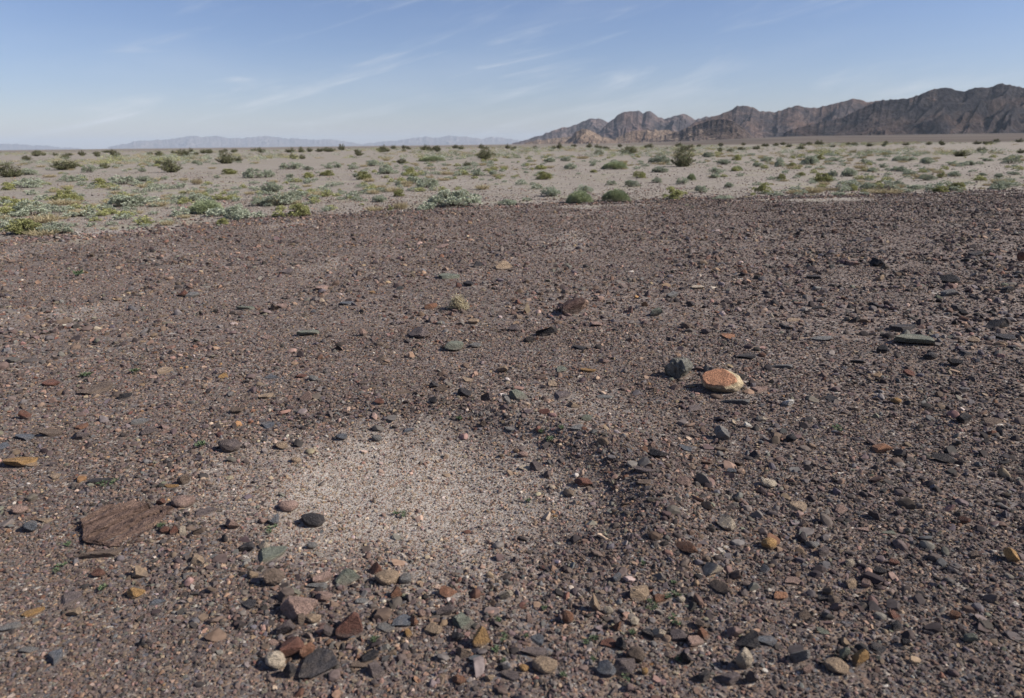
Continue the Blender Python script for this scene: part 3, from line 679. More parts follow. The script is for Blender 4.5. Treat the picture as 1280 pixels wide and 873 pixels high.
def instancer(name, X, Y, S, C, zf=(.42, .8), sink=.18):
    n = len(X)
    Z = Hgt(X, Y)
    sc = np.stack([S * rng.uniform(.85, 1.35, n), S * rng.uniform(.65, 1.05, n), S * rng.uniform(*zf, n)], -1)
    Z = Z + sc[:, 2] * (.5 - sink - .16)
    rot = np.stack([rng.normal(0, .42, n), rng.normal(0, .42, n), rng.uniform(0, 6.283, n)], -1)
    me = bpy.data.meshes.new(name); me.vertices.add(n)
    me.vertices.foreach_set('co', np.stack([X, Y, Z], -1).astype(np.float32).ravel())
    for an, av in (('scl', sc), ('rot', rot), ('col', C)):
        a = me.attributes.new(an, 'FLOAT_VECTOR', 'POINT'); a.data.foreach_set('vector', np.asarray(av, np.float32).ravel())
    a = me.attributes.new('idx', 'INT', 'POINT'); a.data.foreach_set('value', rng.integers(0, N_PROTO, n).astype(np.int32))
    o = link(name, me)
    ng = bpy.data.node_groups.new(name + '_scatter', 'GeometryNodeTree')
    ng.interface.new_socket('Geometry', in_out='INPUT', socket_type='NodeSocketGeometry')
    ng.interface.new_socket('Geometry', in_out='OUTPUT', socket_type='NodeSocketGeometry')
    N = ng.nodes.new; gi, go = N('NodeGroupInput'), N('NodeGroupOutput')
    iop = N('GeometryNodeInstanceOnPoints'); ci = N('GeometryNodeCollectionInfo')
    ci.inputs['Collection'].default_value = GRAVEL_COL; ci.inputs['Separate Children'].default_value = True; ci.inputs['Reset Children'].default_value = True
    def na(nm, typ):
        q = N('GeometryNodeInputNamedAttribute'); q.data_type = typ; q.inputs[0].default_value = nm
        return [s_ for s_ in q.outputs if s_.enabled and s_.name == 'Attribute'][0]
    L = ng.links.new
    L(gi.outputs[0], iop.inputs['Points']); L(ci.outputs[0], iop.inputs['Instance'])
    iop.inputs['Pick Instance'].default_value = True
    L(na('idx', 'INT'), iop.inputs['Instance Index']); L(na('rot', 'FLOAT_VECTOR'), iop.inputs['Rotation']); L(na('scl', 'FLOAT_VECTOR'), iop.inputs['Scale'])
    L(iop.outputs[0], go.inputs[0])
    md = o.modifiers.new('scatter', 'NODES'); md.node_group = ng
    return o

X = np.concatenate(pts['x']); Y = np.concatenate(pts['y']); S = np.concatenate(pts['s']); C = np.vstack(pts['c'])
print('gravel', len(X))
tag(instancer('gravel', X, Y, S, C), 'dense dark gravel and pebbles paving the foreground', 'gravel', kind='stuff')

# pebbles scattered over the sandy plain, thicker and paler along its rim
def plain_points():
    xs, ys, ss, cs = [], [], [], []
    for dens, r0, r1, s0, s1 in ((60, 8, 26, .02, .06), (9, 20, 55, .03, .10), (260, 8, 23, .012, .03)):
        x, y = sample(dens, r0, r1); n = len(x); u = rng.uniform(0, 1, n)
        s = (s0 ** -2 + u * (s1 ** -2 - s0 ** -2)) ** -.5
        k = rng.uniform(0, 1, n) < (1 - pave_mask(x, y)) * (.35 + .65 * sstep(-.1, .35, fbm(x * .3, y * .3, 50.0, 3)))
        xs.append(x[k]); ys.append(y[k]); ss.append(s[k]); cs.append(pick_colors(k.sum(), W_SAND))
    a = rng.uniform(-R(44), R(44), 5200); re = np.interp(a, EDGE_AZ, EDGE_R) + np.abs(rng.normal(0.2, .45, len(a)))
    x, y = re * np.sin(a), re * np.cos(a); k = pave_mask(x, y) < .6; x, y = x[k], y[k]
    xs.append(x); ys.append(y); ss.append(rng.uniform(.025, .09, len(x))); cs.append(pick_colors(len(x), [('white', 3), ('grey', 34), ('pink', 24), ('purple', 24), ('dark', 15)]))
    a = rng.uniform(-R(44), R(44), 9000); re = np.interp(a, EDGE_AZ, EDGE_R) + rng.exponential(1.3, len(a)) - .3      # dark stones spilled onto the sand
    x, y = re * np.sin(a), re * np.cos(a); k = fbm(x * .5, y * .4, 90., 3) + rng.normal(0, .15, len(a)) > .0; x, y = x[k], y[k]
    xs.append(x); ys.append(y); ss.append(rng.uniform(.02, .075, len(x))); cs.append(pick_colors(len(x), W_DARK))
    return [np.concatenate(q) for q in (xs, ys, ss)] + [np.vstack(cs)]
x, y, s, c = plain_points()
print('plain pebbles', len(x))
tag(instancer('scattered_pebbles', x, y, s, c), 'loose pale pebbles scattered over the sandy plain', 'pebbles', kind='stuff')

# ------------------------------------------------------------------ plants
def m_leaf(name, c0, c1, c2, rough=.75):
    nt = NT(name); g = nt.n('ShaderNodeNewGeometry'); oi = nt.n('ShaderNodeObjectInfo')
    c = nt.ramp(g.outputs['Random Per Island'], [(0, c0), (.5, c1), (1, c2)])
    c = nt.mix(1.0, c, nt.ramp(oi.outputs['Random'], [(0, .82), (1, 1.18)]), 'MULTIPLY')
    b = nt.bsdf(c, rough, spec=.15)
    tr = nt.n('ShaderNodeBsdfTranslucent'); nt.l(c, tr.inputs[0])
    mx = nt.n('ShaderNodeMixShader'); mx.inputs[0].default_value = .18
    nt.l(b.outputs[0], mx.inputs[1]); nt.l(tr.outputs[0], mx.inputs[2]); nt.l(mx.outputs[0], nt.out.inputs[0])
    return nt.m
ML = dict(C=m_leaf('creosote_leaf', (.11,.118,.062), (.17,.176,.095), (.245,.24,.14)),
          G=m_leaf('saltbush_leaf', (.26,.285,.205), (.38,.405,.30), (.48,.50,.39)),
          Y=m_leaf('yellow_shrub_leaf', (.24,.25,.105), (.35,.35,.15), (.45,.43,.21)),
          M=m_leaf('cushion_leaf', (.26,.295,.175), (.33,.36,.215), (.39,.42,.27)),
          D=m_leaf('dry_straw', (.30,.24,.14), (.40,.33,.20), (.48,.41,.27)),
          S=m_leaf('seedling_leaf', (.085,.12,.065), (.115,.155,.085), (.165,.195,.11)),
          T=m_leaf('dry_tuft_straw', (.34,.285,.18), (.44,.375,.25), (.53,.46,.32)))
def m_stem(name, c):
    nt = NT(name); f, _ = nt.noise(nt.obj_vec(), 30, 3)
    nt.bsdf(nt.mix(1.0, c, nt.ramp(f, [(.3, .65), (.7, 1.3)]), 'MULTIPLY'), .9, spec=.1); return nt.m
M_STEM = m_stem('shrub_bark', (.13, .105, .085)); M_STEMD = m_stem('dead_twig', (.17, .13, .11))

def leaf_quads(P, N, L, W, g):
    """diamond leaves at P pointing along N, length L and width W (arrays)"""
    n = len(P)
    N = N / (np.linalg.norm(N, axis=1)[:, None] + 1e-9)
    t = np.cross(N, g.normal(size=(n, 3))); t /= np.linalg.norm(t, axis=1)[:, None] + 1e-9
    L = np.broadcast_to(L, n)[:, None]; W = np.broadcast_to(W, n)[:, None]
    b = np.cross(N, t) * L * .12
    V = np.stack([P, P + N * L * .5 + t * W * .5 + b, P + N * L, P + N * L * .5 - t * W * .5 + b], 1)
    return V.reshape(-1, 3), np.arange(4 * n).reshape(-1, 4)

def tubes(paths, r0, r1, sides=4):
    """paths: list of (k,3) arrays"""
    Vs, Fs, o = [], [], 0
    for p in paths:
        k = len(p); rr = np.linspace(r0, r1, k)
        d = np.gradient(p, axis=0); d /= np.linalg.norm(d, axis=1)[:, None] + 1e-9
        a = np.cross(d, np.array([.31, .22, .93])); a /= np.linalg.norm(a, axis=1)[:, None] + 1e-9
        b = np.cross(d, a)
        th = np.arange(sides) / sides * 2 * math.pi
        ring = p[:, None] + rr[:, None, None] * (np.cos(th)[None, :, None] * a[:, None] + np.sin(th)[None, :, None] * b[:, None])
        Vs.append(ring.reshape(-1, 3))
        i, j = np.meshgrid(np.arange(k - 1), np.arange(sides), indexing='ij'); j2 = (j + 1) % sides
        Fs.append(np.stack([i * sides + j, i * sides + j2, (i + 1) * sides + j2, (i + 1) * sides + j], -1).reshape(-1, 4) + o); o += k * sides
    return np.vstack(Vs), np.vstack(Fs)

def bez(a, b, c, k=6):
    t = np.linspace(0, 1, k)[:, None]
    return (1 - t) ** 2 * a + 2 * t * (1 - t) * b + t * t * c

def plant_meshes(kind, seed):
    """unit plant: width 1 (x,y in +-.5), height 1; returns foliage mesh, stem mesh"""
    g = np.random.default_rng(seed)
    paths = []; LP, LN = [], []; LL, LW = .05, .03
    if kind == 'C':                     # open fan of wands, leafy in the upper two thirds
        for i in range(46):
            a = g.uniform(0, 2 * math.pi); rad = math.sqrt(g.uniform(.02, 1)) * .5; h = (1.0 - .62 * (rad / .5) ** 2) * g.uniform(.5, 1.02)
            tip = np.array([math.cos(a) * rad, math.sin(a) * rad, h]); mid = np.array([tip[0] * .65, tip[1] * .65, h * .4])
            base = np.array([math.cos(a) * .07, math.sin(a) * .07, 0]); p = bez(base, mid, tip, 7); paths.append(p)
            for q in range(4):
                t0 = g.uniform(.2, .95); k0 = p[int(t0 * 6)]
                e = k0 + np.array([g.normal(0, .07), g.normal(0, .07), g.uniform(-.02, .12)]); paths.append(bez(k0, (k0 + e) / 2 + g.normal(0, .01, 3), e, 3))
                m_ = 11; tt = g.uniform(0, 1, (m_, 1)); LP.append(k0 + (e - k0) * tt + g.normal(0, .022, (m_, 3))); LN.append(g.normal(0, 1, (m_, 3)) + [0, 0, .7])
            m_ = 16; tt = g.uniform(.15, 1, m_); LP.append(p[(tt * 6).astype(int)] + g.normal(0, .028, (m_, 3))); LN.append(g.normal(0, 1, (m_, 3)) + [0, 0, .7])
        LL, LW, r0, r1 = .06, .032, .010, .004
    elif kind in 'GY':                  # mound of leafy clumps with gaps
        nc = int(g.integers(24, 50))
        for i in range(nc):
            a = g.uniform(0, 2 * math.pi); rad = math.sqrt(g.uniform(.0, 1)) * .44
            h = math.sqrt(max(.05, 1 - (rad / .5) ** 2)) * g.uniform(.3, .95)
            c = np.array([math.cos(a) * rad, math.sin(a) * rad, h])
            base = np.array([c[0] * .3, c[1] * .3, 0]); paths.append(bez(base, np.array([c[0] * .8, c[1] * .8, h * .4]), c, 5))
            m_ = 70; dv = g.normal(size=(m_, 3)); dv /= np.linalg.norm(dv, axis=1)[:, None]; dv[:, 2] = np.abs(dv[:, 2]) * 1.1 - .25
            rr = g.uniform(.35, 1, (m_, 1)) ** .5 * np.array([.105, .105, .2]) * g.uniform(.7, 1.2)
            LP.append(c + dv * rr - [0, 0, .16]); LN.append(dv + g.normal(0, .35, (m_, 3)) + [0, 0, .35])
        LL, LW, r0, r1 = .062, .045, .010, .004
    elif kind == 'M':                   # dense low cushion of short blades
        m_ = 4600; a = g.uniform(0, 2 * math.pi, m_); rad = np.sqrt(g.uniform(0, 1, m_)) * .46
        lump = 1 + .34 * perlin(np.cos(a) * rad * 6 + seed, np.sin(a) * rad * 6, 2.0) + .2 * perlin(np.cos(a) * rad * 14 + seed, np.sin(a) * rad * 14, 5.0); rad = rad * (1 + .25 * perlin(np.cos(a) * 2 + seed, np.sin(a) * 2, 7.0))
        h = np.sqrt(np.clip(1 - (rad / .5) ** 2, 0.02, 1)) * .86 * lump
        P = np.stack([np.cos(a) * rad, np.sin(a) * rad, h * g.uniform(.0, 1, m_) ** .45], -1); LP.append(P)
        LN.append(P * [1.6, 1.6, 1] + g.normal(0, .25, (m_, 3)) + [0, 0, .35])
        for i in range(12):
            b = g.uniform(0, 2 * math.pi); paths.append(bez(np.zeros(3), np.array([math.cos(b) * .1, math.sin(b) * .1, .4]), np.array([math.cos(b) * .3, math.sin(b) * .3, .6]), 4))
        LL, LW, r0, r1 = .11, .028, .012, .005
    else:                               # D: dry straw and bare twigs
        for i in range(36):
            a = g.uniform(0, 2 * math.pi); rad = g.uniform(.1, .5); h = g.uniform(.35, 1.0)
            b = np.array([math.cos(a) * .08, math.sin(a) * .08, 0]) + np.array([g.normal(0, .12), g.normal(0, .12), 0])
            tip = b + np.array([math.cos(a) * rad * .7, math.sin(a) * rad * .7, h]); p = bez(b, (b + tip) / 2 + g.normal(0, .06, 3), tip, 5); paths.append(p)
            for q in range(3):
                k0 = p[g.integers(1, 5)]; e = k0 + g.normal(0, .1, 3) + [0, 0, .1]; paths.append(bez(k0, (k0 + e) / 2 + g.normal(0, .02, 3), e, 3))
        m_ = 900; a = g.uniform(0, 2 * math.pi, m_); rad = np.sqrt(g.uniform(0, 1, m_)) * .45
        P = np.stack([np.cos(a) * rad, np.sin(a) * rad, g.uniform(0, .25, m_)], -1); LP.append(P); LN.append(g.normal(0, .35, (m_, 3)) + P * [1, 1, 0] + [0, 0, 1])
        LL, LW, r0, r1 = .34, .012, .008, .003
    LP = np.vstack(LP); LN = np.vstack(LN); LP[:, 2] = np.clip(LP[:, 2], .005, None)
    V, Fq = leaf_quads(LP, LN, LL * g.uniform(.7, 1.3, len(LP)), LW * g.uniform(.7, 1.3, len(LP)), g)
    fo = mesh_np('foliage', V, Fq, [ML[kind]], smooth=False)
    V2, F2 = tubes(paths, r0, r1)
    st = mesh_np('stem', V2, F2, [M_STEMD if kind == 'D' else M_STEM])
    return fo, st, (V, Fq), (V2, F2)

PLANTS = {k: [plant_meshes(k, 900 + 31 * i + ord(k)) for i in range(n)] for k, n in (('C', 5), ('G', 6), ('Y', 4), ('M', 2), ('D', 3))}
ONE = {}
def one_mesh(k, i):                     # copies too small to show their parts
    if (k, i) not in ONE:
        _, _, (V, Fq), (V2, F2) = PLANTS[k][i]
        ONE[(k, i)] = mesh_np('small_shrub', np.vstack([V, V2]), np.vstack([Fq, F2 + len(V)]), [ML[k], M_STEMD if k == 'D' else M_STEM], smooth=False,
                              mat_idx=np.concatenate([np.zeros(len(Fq)), np.ones(len(F2))]))
    return ONE[(k, i)]

# px, base y, width, height, kind
SHRUBS = """
13 222 32 20 C|80 213 40 16 C|82 199 12 9 C|33 201 14 8 C|144 197 14 12 C|122 196 8 6 C|131 211 14 10 C|103 195 10 8 C|135 190 16 4 C|37 219 18 10 G|35 235 42 15 G
11 238 15 11 Y|87 227 21 10 G|84 251 24 15 Y|101 252 10 7 Y|125 231 16 9 Y|154 231 36 14 G|11 256 24 12 Y|14 271 27 17 Y|40 270 40 20 G|30 294 42 22 Y|69 294 36 19 G
64 276 11 8 Y|165 259 52 19 G|112 216 16 12 G|214 216 29 21 C|198 207 11 9 C|229 195 25 9 C|199 195 10 8 C|283 205 24 18 C|298 202 13 7 C|246 205 12 5 G|178 215 10 6 G
181 227 21 8 G|205 225 13 6 G|247 231 12 12 D|240 252 30 13 G|259 268 37 16 M|297 274 28 21 G|279 281 15 9 Y|324 258 18 16 G|287 218 19 8 Y|271 223 9 5 G|317 223 24 13 G
335 222 16 11 G|341 241 26 16 G|352 258 44 22 G|375 271 30 18 Y|365 212 28 11 G|367 199 12 8 C|378 199 9 7 C|328 191 11 6 C|363 191 16 7 C|387 190 9 7 C|411 190 22 7 C
427 188 10 9 C|449 195 13 9 C|479 188 11 8 C|385 213 15 7 G|364 223 13 7 G|386 223 15 8 Y|409 220 18 8 Y|411 211 11 6 G|423 210 10 7 G|441 212 12 8 G|455 225 18 12 Y
444 222 8 7 G|468 208 18 8 G|483 218 17 15 G|475 253 19 10 G|488 264 8 8 Y|502 205 14 9 C|531 188 15 8 C|547 190 10 9 C|569 183 9 6 C|606 200 22 18 C|616 197 10 8 C
635 186 8 7 C|492 185 9 6 C|506 184 10 6 C|540 202 30 6 M|505 219 8 5 G|513 217 14 8 Y|518 230 19 12 G|535 235 26 16 G|499 232 9 6 G|569 260 62 26 G|584 208 11 7 C
597 220 12 13 G|615 220 14 8 G|501 262 16 15 D|499 246 15 10 Y|635 257 24 9 G|689 246 24 14 G|731 241 23 12 G|724 255 29 15 M|769 253 31 15 M|768 212 28 9 M|713 212 16 9 G
680 225 22 11 Y|764 232 14 8 G|788 234 23 11 G|798 223 18 9 Y|748 194 14 8 C|786 193 26 12 C|699 186 9 8 C|717 182 9 5 C|742 208 9 6 G|742 216 10 4 Y|676 212 15 6 Y
707 202 12 7 G|687 203 14 7 G|658 217 8 4 G|728 199 14 6 D|853 209 32 27 C|857 191 28 9 C|824 205 25 12 G|825 216 20 9 G|842 250 32 17 Y|877 241 17 11 G|853 231 15 11 G
864 226 10 8 M|821 229 12 8 G|905 206 18 8 G|896 218 21 11 G|892 223 15 7 G|921 214 13 6 M|921 201 12 8 Y|900 190 8 7 C|911 235 11 8 G|953 243 25 15 Y|946 209 16 7 G
959 202 17 8 G|885 197 15 7 G|913 190 11 5 C|803 222 8 8 Y|904 250 27 7 G|945 187 13 6 C|926 188 13 5 C|974 209 12 10 G|990 209 11 6 Y|1013 206 20 13 G|1025 200 14 8 Y
1001 220 12 5 Y|976 225 11 8 Y|1028 228 21 13 Y|1040 221 11 9 G|1061 221 18 13 G|1082 205 15 8 G|1091 215 12 7 G|1103 210 12 7 G|1066 239 11 9 Y|1083 237 14 10 G|1097 233 9 8 Y
1106 243 36 11 D|1040 239 26 6 D|1050 245 16 6 G|1106 194 9 4 Y|1001 187 13 6 C|1121 214 14 7 G|1125 201 16 8 G|1045 202 11 5 G|1130 202 26 8 G|1158 205 17 8 G|1201 196 22 10 C
1227 190 14 7 C|1241 191 8 5 C|1276 192 10 7 C|1158 226 17 10 G|1127 215 14 7 G|1176 223 12 8 Y|1192 221 14 8 G|1175 241 20 9 Y|1195 238 20 11 Y|1253 237 24 12 G|1227 220 12 4 G
1267 219 13 5 G|1248 222 11 6 G|1264 205 22 12 G|1232 202 16 5 G|1190 207 17 7 G|1211 207 14 6 G|1137 220 16 7 G|1143 237 17 7 G|1120 233 16 9 G
"""
KIND_NAME = dict(C='creosote_bush', G='saltbush', Y='yellow_shrub', M='cushion_plant', D='dead_shrub')
KIND_DESC = dict(C='dark olive creosote bush', G='grey green saltbush', Y='yellow green leafy shrub', M='smooth green cushion plant', D='dry straw coloured dead shrub')
KIND_GROUP = dict(C='creosote bushes on the plain', G='saltbushes on the plain', Y='yellow green shrubs on the plain', M='green cushion plants on the plain', D='dead shrubs on the plain')
HANDS = {
 (13,222): ('dark creosote bush cut by the left edge of the photo', 'left edge creosote'), (80,213): ('broad dark creosote bush, second dark bush from the left edge', 'broad left creosote'),
 (214,216): ('rounded olive creosote bush under the far blue range', 'rounded olive creosote'), (165,259): ('wide silvery saltbush alone on open sand at the left', 'wide silvery saltbush'),
 (259,268): ('green cushion plant alone on the sand, left of centre', 'left green cushion'), (30,294): ('yellow leafy shrub nearest the pavement at the far left', 'nearest yellow shrub'),
 (69,294): ('silvery saltbush touching the nearest yellow shrub at far left', 'nearest silvery saltbush'), (352,258): ('large pale saltbush clump behind the lime green shrub', 'large pale clump'),
 (375,271): ('lime green shrub at the pavement edge left of centre', 'lime green shrub'), (569,260): ('widest pale saltbush, at the pavement edge in the middle', 'widest pale saltbush'),
 (606,200): ('upright creosote bush near the middle of the plain', 'upright middle creosote'), (724,255): ('left of the two green cushions at the pavement edge', 'left edge cushion'),
 (769,253): ('right of the two green cushions at the pavement edge', 'right edge cushion'), (853,209): ('tallest twiggy creosote bush, below the tan hill', 'tallest creosote'),
 (842,250): ('yellow green shrub at the pavement edge right of both cushions', 'yellow edge shrub'), (1106,243): ('wide dry straw clump at the pavement edge on the right', 'wide straw clump'),
 (1028,228): ('green shrub casting a long dark shadow left on the right plain', 'shadow casting shrub'), (1201,196): ('dark broad creosote bush below the right mountain', 'dark right creosote'),
 (1253,237): ('dark grey green saltbush at the pavement edge near right side', 'right edge saltbush'), (786,193): ('wide olive creosote below the craggy central mountain', 'wide central creosote'),
 (501,262): ('dead twiggy shrub at the pavement edge left of widest saltbush', 'dead twiggy shrub'), (535,235): ('dark shaded saltbush behind the widest pale saltbush', 'dark shaded saltbush'),
 (1195,238): ('yellow green shrub at the right pavement edge, right of a pair', 'right yellow shrub'), (768,212): ('long low green cushion far behind the edge cushions', 'long far cushion'),
 (449,195): ('round creosote alone beneath the gap of the far ranges', 'round gap creosote'), (953,243): ('yellow green shrub at the pavement edge below the dark hill', 'dark hill edge shrub'),
}
def make_plant(k, var, parts):
    if parts:
        o = bpy.data.objects.new(KIND_NAME[k], None); COL.objects.link(o); o.empty_display_size = .1
        fo, st, _, _ = PLANTS[k][var]
        link('foliage', fo, o); link('stem', st, o)
    else:
        o = link(KIND_NAME[k], one_mesh(k, var))
    return o
def put_plant(o, px, by, w, h, hmul=1.0):
    by = max(by, horizon_y(px) + 3.6)
    p = hit(px, by); d = np.linalg.norm(p - CAM) / np.linalg.norm(ray(px, by))
    W = w * d / F_PX; Hh = h * d / F_PX
    dep = math.asin((CAM_H - p[2]) / np.linalg.norm(p - CAM))
    Hh = max(.3 * Hh, Hh - .3 * W * math.sin(dep)) * hmul
    p = p + np.array([p[0], p[1], 0]) / np.hypot(p[0], p[1]) * W * .35
    o.location = (p[0], p[1], float(Hgt(p[0], p[1])) - .02 * Hh); o.scale = (W, W, Hh); o.rotation_euler = (0, 0, random.uniform(0, 6.283))
shr = []
for line in SHRUBS.strip().splitlines():
    for it in line.split('|'):
        t = it.split(); shr.append(dict(px=float(t[0]), py=float(t[1]), w=float(t[2]), h=float(t[3]), k=t[4]))
smarks, srest = [], []
for i, s in enumerate(shr):
    o = make_plant(s['k'], i % len(PLANTS[s['k']]), s['w'] * s['h'] >= 90)
    put_plant(o, s['px'], s['py'], s['w'] * 1.06, s['h'], 1.1); s['o'] = o
    key = (int(s['px']), int(s['py']))
    if key in HANDS:
        tag(o, HANDS[key][0], 'shrub', KIND_GROUP[s['k']]); smarks.append((s['px'], s['py'], HANDS[key][1]))
    else:
        a = s['w'] * s['h']; size = 'tiny ' if a < 60 else ('small ' if a < 140 else ('large ' if a > 480 else ''))
        s['desc'] = size + KIND_DESC[s['k']]; srest.append(s)
relabel(srest, smarks, 'shrub', 'shrub', None, 2.5)
for s in srest: s['o']['group'] = KIND_GROUP[s['k']]

# far shrubs along the skyline: nothing tells them apart within a stretch
STRETCH = [(0, 145, 'left of the far blue range'), (145, 440, 'under the far blue range'), (440, 660, 'under the smaller blue range'), (660, 880, 'below the craggy central mountain'), (880, 1285, 'below the dark right mountain')]
for px0, px1, where in STRETCH:
    for q in range(int((px1 - px0) / 15)):
        px = random.uniform(px0, px1); by = horizon_y(px) + random.uniform(4, 8.5)
        o = make_plant('C', q % 5, False); put_plant(o, px, by, random.uniform(6, 12), random.uniform(4.5, 7.5), 1.0)
        tag(o, f'tiny dark creosote bush on the skyline {where}', 'shrub', f'tiny skyline creosotes {where}')

# the uncountable low growth between them, one object
def low_growth():
    Vs, Fs, Ms, o = [], [], [], 0
    g = np.random.default_rng(77)
    kinds = ['G', 'G', 'G', 'Y', 'D', 'C']
    small = {}
    for k in 'GYDC':
        V, Fq = PLANTS[k][0][2]; nq = len(Fq); sel = g.permutation(nq)[:260]
        small[k] = V.reshape(-1, 4, 3)[sel]
    for far, count in ((False, 1550), (True, 3600)):
        n = 0
        while n < count:
            r = math.exp(g.uniform(math.log(80 if far else 13), math.log(950 if far else 110))); a = g.uniform(-R(42), R(42))
            x, y = r * math.sin(a), r * math.cos(a)
            if r < np.interp(a, EDGE_AZ, EDGE_R) + .5: continue
            if float(fbm(x / (6 + r * .12), y / (6 + r * .12), 60.0, 2)) + g.normal(0, .16) < .03: continue
            k = ['G', 'G', 'G', 'Y', 'D', 'C', 'C'][g.integers(1, 7) if far else g.integers(0, 5)]
            w = g.uniform(.5, 1.7) * (1 + r / 900) if far else g.uniform(.10, .42) * (1 + r / 110); h = w * g.uniform(.35, .6)
            q = small[k]; c = q.mean(1, keepdims=True)
            q = c + (q - c) * 2.3
            if far: c = c[:130]; q = c + (q[:130] - c) * .55
            th = g.uniform(0, 6.28); ca, sa = math.cos(th), math.sin(th)
            P = np.stack([(q[..., 0] * ca - q[..., 1] * sa) * w + x, (q[..., 0] * sa + q[..., 1] * ca) * w + y, np.clip(q[..., 2], 0, None) * h + float(Hgt(x, y))], -1)
            Vs.append(P.reshape(-1, 3)); Fs.append(np.arange(len(P) * 4).reshape(-1, 4) + o); o += len(P) * 4
            Ms.append(np.full(len(P), 'GYDC'.index(k))); n += 1
    me = mesh_np('low_growth', np.vstack(Vs), np.vstack(Fs), [ML[k] for k in 'GYDC'], smooth=False, mat_idx=np.concatenate(Ms))
    tag(link('ground_cover', me), 'sparse low herbs and distant scrub covering the plain', 'ground cover', kind='stuff')
low_growth()

# seedlings between the stones
SEED = [(572,518),(1043,537),(200,661),(86,684),(139,693),(74,711),(128,737),(112,471),(173,466),(132,609),(252,558),(625,779),(659,796),(632,801),(680,764),(621,817),(630,827),
        (816,764),(793,794),(810,753),(845,731),(842,745),(744,800),(735,807),(740,826),(780,847),(845,826),(701,846),(803,705),(839,777),(675,540),(687,550),(703,538),(338,663),(466,803),(662,627),(95,345),(505,645)]
SV = []
for q in range(4):
    g = np.random.default_rng(300 + q); P, N = [], []
    for c in range(4):
        b = np.array([g.normal(0, .22), g.normal(0, .22), 0]) * (c > 0)
        m_ = 9; a = np.arange(m_) / m_ * 6.283 + g.uniform(0, 6); P.append(b + np.zeros((m_, 3)) + [0, 0, .12]); N.append(np.stack([np.cos(a), np.sin(a), g.uniform(.2, 1.3, m_)], -1))
    P, N = np.vstack(P), np.vstack(N); V, Fq = leaf_quads(P, N, .38 * g.uniform(.6, 1.2, len(P)), .12, g)
    pth = [bez(np.array([P[j * 9][0] * .4, P[j * 9][1] * .4, -.1]), P[j * 9] * .7, P[j * 9] + [0, 0, .02], 3) for j in range(4)]
    V2, F2 = tubes(pth, .02, .015, 3)
    SV.append(mesh_np('seedling', np.vstack([V, V2]), np.vstack([Fq, F2 + len(V)]), [ML['S']], smooth=False))
sl = []
for i, (px, py) in enumerate(SEED):
    o = link('seedling', SV[i % 4]); p = hit(px, py); d = np.linalg.norm(p - CAM); W = random.uniform(9, 14) * d / F_PX * (1.0 if py > 600 else 1.1)
    o.location = (p[0], p[1], p[2] + .004); o.scale = (W, W, W); o.rotation_euler = (0, 0, random.uniform(0, 6.28))
    sl.append(dict(px=px, py=py, o=o, desc='tiny green seedling'))
relabel(sl, marks, 'seedling', 'seedling', 'green seedlings between the stones', 1.3)

# the dry tuft standing on the pavement
def dry_tuft():
    g = np.random.default_rng(41); P, N = [], []; paths = []
    for c in range(22):
        a = g.uniform(0, 6.28); rad = g.uniform(0, .38); h = max(.15, (1 - rad / .46)) * g.uniform(.6, 1.0)
        ctr = np.array([math.cos(a) * rad, math.sin(a) * rad, h * .75]); paths.append(bez(np.array([ctr[0] * .5, ctr[1] * .5, 0]), ctr * .6, ctr, 4))
        m_ = 110; P.append(ctr + g.normal(0, 1, (m_, 3)) * [.075, .075, .12]); N.append(g.normal(0, 1, (m_, 3)) + [0, 0, .8])
    P, N = np.vstack(P), np.vstack(N); P[:, 2] = np.clip(P[:, 2], .01, None)
    V, Fq = leaf_quads(P, N, .12 * g.uniform(.6, 1.3, len(P)), .035, g); V2, F2 = tubes(paths, .012, .006)
    o = bpy.data.objects.new('dry_tuft', None); COL.objects.link(o)
    link('foliage', mesh_np('foliage', V, Fq, [ML['T']], smooth=False), o); link('stem', mesh_np('stem', V2, F2, [M_STEMD]), o)
    p = hit(573, 387); d = np.linalg.norm(p - CAM); W = 31 * d / F_PX
    o.location = (p[0], p[1], p[2] - .01); o.scale = (W, W, 23 * d / F_PX)
    tag(o, 'pale dry tuft standing alone on the stony pavement', 'plant')
dry_tuft()

# ------------------------------------------------------------------ mountains and hills
def m_mount(name, stops, streak=(.16,.11,.08), scale=.012, gain=1.0, talus=None):
    nt = NT(name); p = nt.pos()
    f1, _ = nt.noise(p, scale, 6, .62, .6); f2, _ = nt.noise(nt.mapping(p, (1, 1, .35)), scale * 5, 5, .65); f3, _ = nt.noise(p, scale * .35, 3, .5, .4)
    c = nt.ramp(f1, stops)
    c = nt.mix(nt.math('MULTIPLY', nt.ramp(f3, [(.5, 0.0), (.66, 1.0)]), .55), c, streak)
    c = nt.mix(1.0, c, nt.ramp(f2, [(.34, .5), (.5, 1.0), (.66, 1.45)]), 'MULTIPLY')
    if talus:
        g = nt.n('ShaderNodeNewGeometry'); sp = nt.n('ShaderNodeSeparateXYZ'); nt.l(g.outputs['Normal'], sp.inputs[0])
        c = nt.mix(nt.ramp(nt.math('ADD', sp.outputs[2], nt.math('MULTIPLY', nt.math('SUBTRACT', f1, .5), .35)), [(.93, 0.0), (1.0, 1.0)]), c, talus)
    nt.bsdf(c, .95, nt.math('ADD', f2, nt.math('MULTIPLY', f1, 2.0)), .9, 16.0, .05)
    return nt.m

